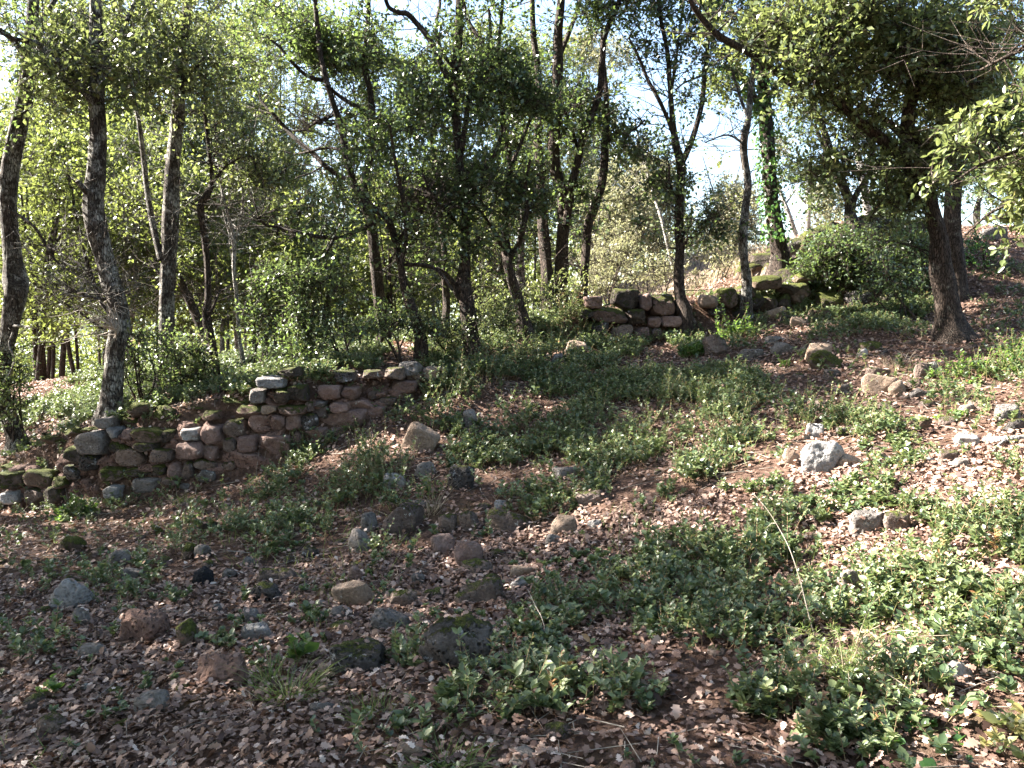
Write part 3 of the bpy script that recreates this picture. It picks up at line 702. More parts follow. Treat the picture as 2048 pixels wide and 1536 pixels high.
tree('oak_tree', 'large oak at right with twin limbs sweeping up to the left', 9.0,
 [(1908,706,66),(1902,670,56),(1896,620,50),(1888,570,46),(1880,520,42),(1876,470,36),(1866,430,34),(1856,390,34),(1848,350,34),(1834,315,38),(1818,270,32),(1816,230,28),(1826,180,27),(1822,130,26),(1812,80,26),(1802,20,25),(1794,-60,22),(1780,-180,14)],
 [[(0,-.9),(1850,360,30),(1810,322,27),(1776,290,25),(1745,264,24),(1716,240,22),(1690,215,21),(1662,198,19),(1625,190,17),(1586,168,17),(1546,138,16),(1510,112,16),(1470,90,15),(1438,72,14),(1408,42,12),(1385,10,10),(1370,-30,8)],
  [(0,.3),(1820,290,18),(1790,256,16),(1762,236,14),(1735,220,13),(1712,206,10),(1690,180,7)],
  [(0,-.6),(1700,220,9),(1690,160,9),(1680,100,7),(1700,30,5)],[(0,-.4),(1540,135,9),(1560,80,8),(1590,20,6)],[(0,.6),(1815,70,12),(1860,10,10),(1900,-60,7)]],
 [(1500,50,90,50,1.6,-.5),(1620,70,120,70,1.9,-.7),(1760,80,120,80,1.6,-.3),(1760,190,110,60,1.5,-.3),(1640,160,70,50,1.2,-.5),(1880,60,100,70,1.4),(1900,200,100,80,1.6,.3),(1700,-170,360,130,.7,-.3),(1700,300,90,50,1.0),(1790,370,70,50,1.0),(1440,20,60,50,1.0,-.5),(1560,210,50,30,.5,-.5),(1850,280,90,70,1.6),(1930,120,100,90,1.2),(1780,430,70,26,.8),(1830,380,50,50,.8)],
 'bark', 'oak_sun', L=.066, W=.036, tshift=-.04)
tree('oak_tree', 'upright trunk standing behind the large right-hand oak', 11.4,
 [(1912,590,36),(1912,540,36),(1906,480,36),(1905,420,34),(1908,350,32),(1904,280,30),(1898,200,28),(1888,120,26),(1880,40,22),(1872,-60,16)],
 [[(0,.5),(1904,220,14),(1950,170,12),(1990,110,9),(2040,60,6)],[(0,-.5),(1900,180,12),(1930,120,9),(1960,40,6)]],
 [(1980,80,100,90,1.6),(1990,230,80,70,1.4),(1970,-170,220,130,.8),(1870,330,60,40,1.0),(2050,300,60,70,1.2)], 'bark')
# near tree just off the right edge, its twigs hang into view
tree('oak_tree', 'broad-leaved tree off the right edge whose leafy twigs hang over the big trunk', 6.3,
 [(2330,820,60),(2320,700,52),(2310,560,48),(2300,420,44),(2290,280,40),(2270,120,36),(2250,-40,30),(2220,-220,20)],
 [[(0,.3),(2300,420,22),(2220,380,18),(2140,380,14),(2060,400,10),(1990,420,7),(1930,470,4)],[(0,-.2),(2290,300,22),(2200,260,18),(2120,270,13),(2040,300,9),(1960,330,6),(1900,370,4)],[(0,.3),(2270,140,22),(2180,90,18),(2100,80,13),(2020,110,8),(1960,140,5)]],
 [(1975,335,70,36,1.3),(1905,400,40,24,.9),(1990,430,60,36,1.3),(1885,505,36,14,.6),(2030,180,60,50,.9),(2030,330,50,50,1.3),(1960,250,60,40,.7),(1950,470,40,20,.6),(2130,300,90,160,.7),(2200,-120,250,200,.6),(1970,110,60,50,.7),(2040,480,30,30,.8)],
 'bark', 'oak_sun', L=.064, W=.034, rad=.19, tshift=-.02, tmpl=OVAL6)
# pale distant stems
tree('bare_tree', 'pale sunlit stem seen behind the forked oak on the mound', 17.5, [(1738,446,18),(1732,400,16),(1724,350,15),(1714,300,13),(1704,240,10),(1700,180,7)],[[(0,.2),(1732,400,8),(1752,350,7),(1766,310,5)]],[(1720,230,50,40,.5)], 'bark_p', 'pale', flare=False)
tree('bare_tree', 'thin whitish snag standing alone left of the mound', 18.5, [(1616,462,11),(1616,430,10),(1618,395,9),(1612,370,6)],[[(0,.2),(1616,410,5),(1600,395,4),(1590,380,3)]],[], 'bark_p', 'pale', flare=False)
tree('bare_tree', 'pale bare stem leaning left between ivy-clad oak and mound', 17.0, [(1592,470,10),(1578,430,10),(1566,400,9),(1556,370,7),(1540,320,5)],[[(0,.2),(1570,410,5),(1590,380,4)]],[(1560,310,40,40,.3)], 'bark_p', 'pale', flare=False)
tree('bare_tree', 'long thin whitish stem leaning left across the sunny bank', 15.0, [(1352,560,7),(1342,520,7),(1326,450,7),(1308,390,7),(1294,340,6),(1280,290,4),(1270,240,3)],[],[(1290,330,50,50,.35)], 'bark_p', 'pale', flare=False)
tree('bare_tree', 'grey stem glimpsed between leaning stem and twin trunks', 15.5, [(1042,590,22),(1040,540,20),(1040,500,19),(1044,450,15),(1046,400,10)],[],[(1040,420,50,50,.5)], 'bark_l', 'back', flare=False)
tree('oak_tree', 'dark stem leaning left behind the straight oak trunk', 11.6, [(446,760,18),(424,710,18),(400,650,19),(378,600,18),(362,565,15),(340,520,12),(310,460,9),(290,420,6)],[[(0,.2),(370,580,8),(330,560,7),(300,520,5)]],[(300,420,70,60,.8),(360,500,50,50,.5)], 'bark', 'back')
tree('oak_tree', 'slender sapling arching behind the thick grey oak', 10.6, [(300,790,14),(282,750,13),(262,705,12),(240,650,10),(205,610,9),(186,560,8),(170,510,8),(158,460,7),(148,410,6),(138,350,5)],[[(0,.3),(186,560,5),(160,530,4),(110,500,4),(60,480,3)],[(0,.3),(262,700,6),(180,640,5),(120,600,4),(90,580,3)]],[(130,380,70,60,.8),(90,500,60,40,.5),(110,620,50,40,.4)], 'bark', 'back')

# --- wood edge behind: smaller trees, each its own crown
back = [ # px base, Y, lean, height px-top, radius px, label
 (70,13.5,20,330,120,'yellow-green tree behind the leftmost trunk'),
 (150,16,-10,260,120,'bright leafy tree in the gap between the two leftmost trunks'),
 (255,14,14,330,100,'feathery green tree between the thick oak and the straight oak'),
 (300,19,-8,180,120,'tall pale green tree filling the view above the wall stub'),
 (395,14.5,10,380,90,'bushy tree behind the S-curved stem'),
 (455,18,-6,240,110,'loose yellow-green tree right of the S-curved stem'),
 (530,13.5,12,430,90,'grey-green sapling cluster left of the dark fanning oak'),
 (585,17,-12,330,80,'twiggy tree below the sky gap'),
 (640,14,10,460,80,'low bushy tree behind the fanning oak'),
 (700,18,6,420,70,'thin-crowned tree behind the wall end'),
 (790,15,-8,400,80,'green tree behind the dense dark crown'),
 (860,19,6,380,80,'sunlit tree seen past the twisted oak'),
 (960,16,-6,430,70,'yellowish tree between twisted oak and leaning stem'),
 (990,21,8,380,60,'faint far tree behind the pale leaning stem'),
 (20,19,6,300,130,'hazy tall tree at the far left'),
 (210,22,6,120,140,'high crown filling the top left behind the trunks'),
 (480,23,0,100,120,'high pale crown left of the sky gap'),
 (1230,19,6,380,70,'sparse sunny tree behind the bent black trunk'),
 (1310,22,-6,370,70,'pale gold bushy tree on the sunny bank'),
 (1180,24,4,330,60,'distant leafy tree between the twin trunks and the bent trunk'),
 (1440,24,4,400,60,'pale scrubby tree at the top of the bank'),
 (1660,22,0,360,50,'small rounded tree behind the mound top'),
 (1960,19,0,200,110,'dark tree crowding the slope behind the right oak'),
 (2060,17,-20,260,110,'dense tree at the right edge above the leafy slope'),
 (1800,20,6,330,80,'shady tree behind the fork of the large oak'),
 (560,26,0,50,110,'tall far crown above the left sky gap'),(700,24,4,130,110,'tall lacy crown behind the dark fanning oak'),(830,25,-4,170,110,'tall lacy crown behind the leaning oak stem'),(960,24,4,110,110,'tall crown behind the twisted oak'),(1070,26,0,150,100,'tall crown filling behind the twin trunks'),(1190,27,4,110,70,'thin high crown right of the twin trunks'),(120,18,4,60,150,'broad high crown at the upper left corner'),(330,20,4,90,140,'broad high crown behind the straight oak'),
]
for i, (bx, Y, lean, top, rad_, lab) in enumerate(back):
    g0 = ray_y = at(bx, 620, Y); gz = float(ground(g0[0], g0[1]))
    by = float(proj(np.array([[g0[0], Y, gz]]))[1][0])
    w0 = 10 * 16 / Y * R.uniform(.8, 1.5)
    n_ = 6
    ys = np.linspace(by, top, n_)
    xs = bx + lean * np.linspace(0, 1, n_) * 2 + R.normal(0, 6, n_)
    tr = [(xs[k], ys[k], w0 * (1 - .8 * k / n_)) for k in range(n_)]
    lm_ = []
    for k in (2, 3, 4):
        s_ = random.choice((-1, 1))
        lm_.append([(0, random.uniform(-.8, .8)), (xs[k], ys[k], w0 * .5), (xs[k] + s_ * rad_ * .3, ys[k] - 50, w0 * .35), (xs[k] + s_ * rad_ * .6, ys[k] - 110, w0 * .2)])
    H = by - top
    bl = [(xs[-1], top, rad_, rad_ * .8, 1.0), (xs[3], top + H * .35, rad_, H * .25, .95), (xs[2] + R.normal(0, 20), top + H * .62, rad_ * .85, H * .2, .75)]
    cop = []
    for q_ in range(R.integers(1, 4)):
        dx_ = R.uniform(-34, 34); ln_ = R.uniform(-60, 60)
        cop.append([(bx + dx_, by, w0 * .7), (bx + dx_ + ln_ * .25, by - H * .3, w0 * .55), (bx + dx_ + ln_ * .7, by - H * .62, w0 * .4), (bx + dx_ + ln_, by - H * .9, w0 * .2)])
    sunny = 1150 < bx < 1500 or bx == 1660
    if 480 < bx < 1000 and Y < 24: bl[0] = (xs[-1], top, rad_ * .8, rad_ * .6, .6)
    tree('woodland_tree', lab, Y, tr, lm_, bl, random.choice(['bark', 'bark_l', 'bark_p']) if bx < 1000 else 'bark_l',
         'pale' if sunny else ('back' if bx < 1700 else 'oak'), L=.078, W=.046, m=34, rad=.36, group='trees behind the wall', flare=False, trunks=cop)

# --- far wood closing the view on the left, read as one mass
n_ = 5200
wx = R.uniform(-34, 9, n_); wy = R.uniform(25, 42, n_)
wz = ground(wx, wy) + R.uniform(.2, 6.5, n_) * (.75 + .5 * vnoise(np.column_stack([wx, wy, wx * 0]), .35, 61)) * smooth(10, 2, wx)
wc = np.column_stack([wx, wy, wz]); wc = wc[fbm(wc, .5, 2, 33) > -.25]
wm = MB(); sprays(wm, None, wc, 26, .9, .19, .11, OVAL4, tw=False)
o = wm.build('woods', M['back']); tag(o, 'far mass of sunlit trees beyond the slope', 'woods', None, 'stuff')

# --- unseen trees: left ones shade the slope, rear and right ones block sky light
def side_tree(name, label, x, y, h, cr, seed, dens=1.0, leaf='oak'):
    gz = float(ground(x, y)); base = np.array([x, y, gz])
    rt = root(name, label, 'tree', base, 'shade trees beside the slope')
    P = np.array([[x, y, gz - .2], [x + .05, y, gz + .5], [x + .15, y + .1, gz + h * .3], [x + .1, y - .1, gz + h * .55], [x + .25, y, gz + h * .85]])
    Q = catmull(np.column_stack([P, [.20, .16, .13, .09, .03]]), 5)
    mb = MB(); tube(mb, Q[:, :3], Q[:, 3], 14, .1, seed); mb.build('trunk', M['bark'], base, rt, True)
    N = [Q[8:, :3]]; NR = [Q[8:, 3]]
    for k in range(6):
        a = k * 1.05 + seed; z0 = gz + h * (.32 + .08 * k)
        L_ = cr * .75
        P = np.array([[x + .15, y, z0], [x + .15 + math.cos(a) * L_ * .5, y + math.sin(a) * L_ * .5, z0 + .5], [x + math.cos(a) * L_, y + math.sin(a) * L_, z0 + 1.1]])
        q = catmull(np.column_stack([P, [.07, .045, .015]]), 5)
        mb = MB(); tube(mb, q[:, :3], q[:, 3], 8, .08, seed + k); mb.build('limb', M['bark'], base, rt, True)
        N.append(q[:, :3]); NR.append(q[:, 3])
    n_ = int(760 * dens * cr * cr / 6)
    d = R.normal(size=(n_, 3)); d = unit(d) * R.random((n_, 1)) ** (1 / 2.5)
    c = np.array([x + .2, y, gz + h * .72]) + d * [cr, cr, h * .36]
    c = c[c[:, 2] > ground(c[:, 0], c[:, 1]) + 1.6]
    c = c[~in_frame(c, 60) & (c[:, 2] > 2.2)]
    c = c[R.random(len(c)) > sun_value(c) * 1.02]  # crown thinned where its shadow would cover a sun patch
    tb = MB(); connect(tb, np.vstack(N), np.concatenate(NR), c)
    lm = MB(); sprays(lm, tb, c, 34, .33, .070, .042, OVAL4, tw=False)
    tb.build('branchlets', M['bark'], base, rt); lm.build('crown', M[leaf], base, rt)
side = [(-5.2,3.2,7.0,2.6),(-6.6,6.2,7.5,2.7),(-9.4,8.8,8.5,2.9),(-4.3,.4,6.8,2.4),(-8.8,4.0,8.5,2.9),(-11.6,7.0,9.5,2.6),(-8.0,.8,8,2.6),(-14.5,4.5,11,3.2),
 (.5,-3.6,8,3.4),(4.6,-2.4,8,3.2),(7.2,1.6,8,3.0),(-3.8,-4.5,8.5,3.2),(9.8,5.4,8.5,3.0),(3.0,-7.5,9.5,3.6),(9.0,-3.5,10,3.8)]  # this row: unseen trees added behind and right to block sky light
sl = ['trunk beside the photographer on the low side, crown over the stony slope','oak off the left edge level with the mossy wall end','oak off the left edge behind the wall','low oak just left of the photographer',
 'oak further down the slope to the left','tall oak down the slope beyond the left edge','oak behind the photographer on the low side','tallest oak far down the slope',
 'added unseen oak directly behind the photographer','added unseen oak behind the photographer on the upper side','added unseen oak up the slope beside the photographer','added unseen oak behind the photographer on the lower side','added unseen oak beyond the right edge above the leafy bank','added unseen second row oak behind the photographer','added unseen large oak up the slope behind the photographer']
for i, ((x, y, h, cr), lb) in enumerate(zip(side, sl)):
    side_tree('oak_tree', lb, x, y, h, cr, i * 7 + 3)
exec_late = True

# ------------------------------------------------------------------ rocks
def ico(sub):
    me = bpy.data.meshes.new('t')
    import bmesh
    bm = bmesh.new(); bmesh.ops.create_icosphere(bm, subdivisions=sub, radius=1); bm.to_mesh(me); bm.free()
    v = np.empty(len(me.vertices) * 3); me.vertices.foreach_get('co', v)
    f = np.empty(len(me.polygons) * 3, np.int32); me.polygons.foreach_get('vertices', f)
    bpy.data.meshes.remove(me)
    return v.reshape(-1, 3), f.reshape(-1, 3)
ICO = {k: ico(k) for k in (3, 4, 5)}
def rock_verts(dim, seed, sub=4, boxy=.0, cuts=8, rough=.05, rot=None):
    rg = np.random.default_rng(seed)
    D, f = ICO[sub]
    n_ = unit(rg.normal(size=(cuts, 3))); d = rg.uniform(.48, .92, cuts)
    if boxy > 0:
        ax = np.vstack([np.eye(3), -np.eye(3)]) + rg.normal(0, .10, (6, 3)); ax = unit(ax)
        n_ = np.vstack([n_, ax]); d = np.concatenate([d * (1 + .35 * boxy), rg.uniform(.66, .80, 6) if boxy > .5 else rg.uniform(.75, .9, 6)])
    c = np.maximum(D @ n_.T, 1e-3)
    rr = d[None] / c
    p = 34.0
    r = (np.sum(rr ** -p, 1) + 1.05 ** -p) ** (-1 / p)
    r = r * (1 + rough * fbm(D + seed * .37, 2.2, 3, seed % 50) + rough * .35 * vnoise(D, 11, seed % 31))
    V = D * r[:, None]
    V = V / (np.abs(V).max(0)) * (np.array(dim) / 2)
    if rot is not None:
        ca, sa = math.cos(rot), math.sin(rot)
        V = np.stack([V[:, 0] * ca - V[:, 2] * sa, V[:, 1], V[:, 0] * sa + V[:, 2] * ca], 1)
    return V, f
def rock_obj(name, c, dim, mat, seed, parent=None, loc=None, sub=4, boxy=0, rot=None, rough=.05, cuts=12):
    V, f = rock_verts(dim, seed, sub, boxy, cuts, rough, rot)
    return mesh_obj(name, V + c, f, np.full(len(f), 3), M[mat], loc if loc is not None else c, parent, None, True)

# ---- lower wall: face stones read from the photograph (px, py, w, h, kind)
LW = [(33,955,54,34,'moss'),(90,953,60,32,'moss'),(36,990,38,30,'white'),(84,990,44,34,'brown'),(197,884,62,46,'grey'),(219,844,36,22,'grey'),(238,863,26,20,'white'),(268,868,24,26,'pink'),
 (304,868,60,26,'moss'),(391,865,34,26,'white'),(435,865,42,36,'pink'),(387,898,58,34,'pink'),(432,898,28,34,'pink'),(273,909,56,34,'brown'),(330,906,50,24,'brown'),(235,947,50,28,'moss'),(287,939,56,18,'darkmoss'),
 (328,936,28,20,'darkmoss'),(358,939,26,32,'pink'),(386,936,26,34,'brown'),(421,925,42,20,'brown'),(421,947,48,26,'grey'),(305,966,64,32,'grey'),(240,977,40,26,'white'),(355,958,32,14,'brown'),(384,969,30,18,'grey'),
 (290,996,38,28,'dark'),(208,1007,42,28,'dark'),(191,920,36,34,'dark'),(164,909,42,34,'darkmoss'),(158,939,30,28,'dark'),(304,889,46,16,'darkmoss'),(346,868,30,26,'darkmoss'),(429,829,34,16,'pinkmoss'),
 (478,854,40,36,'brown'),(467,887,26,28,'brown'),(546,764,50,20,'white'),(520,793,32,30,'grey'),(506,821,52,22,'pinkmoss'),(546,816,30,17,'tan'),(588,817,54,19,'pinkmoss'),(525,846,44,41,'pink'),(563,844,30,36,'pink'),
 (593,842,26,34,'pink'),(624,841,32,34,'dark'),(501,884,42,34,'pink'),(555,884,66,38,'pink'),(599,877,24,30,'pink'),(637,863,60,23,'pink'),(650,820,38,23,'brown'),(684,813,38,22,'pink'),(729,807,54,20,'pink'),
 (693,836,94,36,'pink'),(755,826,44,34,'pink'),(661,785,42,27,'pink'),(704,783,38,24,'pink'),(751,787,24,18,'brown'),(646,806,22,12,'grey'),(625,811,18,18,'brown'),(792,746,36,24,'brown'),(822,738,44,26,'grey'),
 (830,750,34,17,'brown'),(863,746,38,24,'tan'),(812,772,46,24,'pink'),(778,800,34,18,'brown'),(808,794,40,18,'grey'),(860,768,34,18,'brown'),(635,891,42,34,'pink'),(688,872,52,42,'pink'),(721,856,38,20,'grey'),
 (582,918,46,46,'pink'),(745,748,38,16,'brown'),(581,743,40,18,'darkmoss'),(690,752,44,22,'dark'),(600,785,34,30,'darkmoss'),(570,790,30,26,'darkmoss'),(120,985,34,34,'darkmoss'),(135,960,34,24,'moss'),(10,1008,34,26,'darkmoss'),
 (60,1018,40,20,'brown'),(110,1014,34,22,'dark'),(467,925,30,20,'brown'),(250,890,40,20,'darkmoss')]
lwr = root('stone_wall', 'ruined dry stone retaining wall, lower left, of reddish rounded stones', 'wall', at(420, 1000, 7.9))
lloc = np.array(lwr.location)
def face_depth(px, py):
    """depth of the wall face: it leans back into the slope as it rises"""
    Y = 8.0
    for _ in range(4):
        x = (px - 1024) / F * Y * 1.0
        Y = float(wall_y(x))
        P = at(px, py, Y); g_ = float(Tl(np.array([P[0]]), np.array([Y - .1]))[0])
        Y = Y + .10 + .16 * max(0, P[2] - g_)
    return Y
for k, (px, py, w_, h_, kind) in enumerate(LW):
    Yd = face_depth(px, py) + R.uniform(-.04, .04)
    c = at(px, py, Yd + .10)
    s = Yd / F
    rock_obj('stone', c, (w_ * s * 1.13, .34 + .1 * R.random(), h_ * s * 1.17), kind, 100 + k, lwr, lloc, 4, 1.0 if w_ < 60 else .8, R.normal(0, .06), .06, 8)
# earth and rubble core showing between the stones
core = MB()
for k in range(120):
    px = R.uniform(-10, 880); t_ = px / 880
    top = np.interp(px, [0, 200, 400, 560, 700, 880], [945, 880, 845, 790, 780, 745]); bot = np.interp(px, [0, 300, 560, 780, 880], [1015, 985, 925, 830, 785])
    py = R.uniform(top, bot)
    Yd = face_depth(px, py)
    V, f = rock_verts((R.uniform(.12, .3), .3, R.uniform(.10, .2)), 600 + k, 3, .3, 10, .10)
    core.add(V + at(px, py, Yd + .13), f, 3)
V, f = rock_verts((.62, .35, .34), 777, 4, .4, 10, .12); core.add(V + at(510, 925, face_depth(510, 925) + .09), f, 3)
V, f = rock_verts((.40, .3, .30), 778, 4, .4, 10, .12); core.add(V + at(450, 950, face_depth(450, 950) + .12), f, 3)
core.build('rubble_core', M['earth'], lloc, lwr, True)
# moss cushions on the wall head
mc = MB()
for (px, py, w_, h_) in [(285,820,60,34),(330,826,56,40),(262,842,50,22),(345,850,40,26),(470,800,70,20),(250,858,40,18),(150,865,44,24),(105,880,50,22),(405,815,50,14),(30,935,60,16),(96,936,64,14),(240,925,30,16),(510,808,34,9),(180,860,40,16)]:
    Yd = face_depth(px, py) + .2
    V, f = rock_verts((w_ * Yd / F, w_ * Yd / F * .8, h_ * Yd / F), int(px * 7 + py), 4, 0, 9, .16); mc.add(V + at(px, py, Yd), f, 3)
mc.build('moss', M['moss'], lloc, lwr, True)

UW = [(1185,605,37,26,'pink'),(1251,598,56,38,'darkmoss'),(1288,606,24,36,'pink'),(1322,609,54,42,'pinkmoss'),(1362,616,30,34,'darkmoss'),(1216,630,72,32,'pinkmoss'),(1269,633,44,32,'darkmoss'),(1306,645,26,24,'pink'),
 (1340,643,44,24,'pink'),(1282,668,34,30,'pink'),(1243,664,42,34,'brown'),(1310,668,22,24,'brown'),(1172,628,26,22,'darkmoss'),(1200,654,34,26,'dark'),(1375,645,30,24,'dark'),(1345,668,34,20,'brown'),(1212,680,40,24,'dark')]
uwr = root('stone_wall', 'short mossy stone wall at the foot of the forked dark trunk', 'wall', at(1290, 690, 10.9)); uloc = np.array(uwr.location)
for k, (px, py, w_, h_, kind) in enumerate(UW):
    Yd = face_depth(px, py) ; c = at(px, py, Yd + .08)
    rock_obj('stone', c, (w_ * Yd / F * 1.05, .42, h_ * Yd / F * 1.08), kind, 300 + k, uwr, uloc, 4, .8, R.normal(0, .05), .06, 8)
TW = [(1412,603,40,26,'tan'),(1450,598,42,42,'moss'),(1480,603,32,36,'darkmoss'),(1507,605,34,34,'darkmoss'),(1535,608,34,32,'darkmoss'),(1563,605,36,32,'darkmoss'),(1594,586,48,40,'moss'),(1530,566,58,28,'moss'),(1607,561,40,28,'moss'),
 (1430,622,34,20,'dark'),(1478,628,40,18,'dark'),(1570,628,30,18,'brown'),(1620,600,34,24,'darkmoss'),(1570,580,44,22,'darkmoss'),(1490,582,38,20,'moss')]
twr = root('stone_wall', 'tumbled row of thickly mossed stones running right below the mound', 'wall', at(1520, 625, 12.0)); tloc = np.array(twr.location)
for k, (px, py, w_, h_, kind) in enumerate(TW):
    Yd = face_depth(px, py); c = at(px, py, Yd + .05)
    rock_obj('stone', c, (w_ * Yd / F * 1.05, .42, h_ * Yd / F * 1.1), kind, 400 + k, twr, tloc, 4, .4, R.normal(0, .08), .07, 10)

bkr = root('rubble_bank', 'mossy rubble climbing the flank of the mound to its crest', 'rubble bank', ray_ground([1640], [540])[0]); bloc = np.array(bkr.location)
BK = [(1500,545,44,26),(1532,524,46,30),(1562,512,42,28),(1550,545,40,24),(1592,498,44,30),(1622,486,46,28),(1652,472,50,30),(1604,532,42,28),(1642,512,44,30),(1672,492,48,32),(1694,470,46,28),(1574,556,44,24),(1632,552,40,26),
 (1724,462,50,28),(1764,458,54,30),(1796,466,48,30),(1832,464,50,32),(1852,486,40,30),(1684,532,44,28),(1720,600,40,24),(1662,604,44,24),(1604,606,40,22),(1712,500,44,28),(1756,492,46,28),(1800,500,44,28),(1700,566,40,24),(1790,600,40,24),(1750,640,36,20),(1640,632,36,20),(1585,640,34,18)]
bp = ray_ground([b_[0] for b_ in BK], [b_[1] + b_[3] * .4 for b_ in BK])
for k, (px, py, w_, h_) in enumerate(BK):
    s = bp[k][1] / F
    rock_obj('stone', bp[k] + [0, w_ * s * .2, h_ * s * .30], (w_ * s * 1.3, w_ * s * 1.1, h_ * s * 1.7), ['moss', 'darkmoss', 'darkmoss', 'pinkmoss', 'dark'][k % 5], 500 + k, bkr, bloc, 4, .5, R.normal(0, .15), .09, 8)

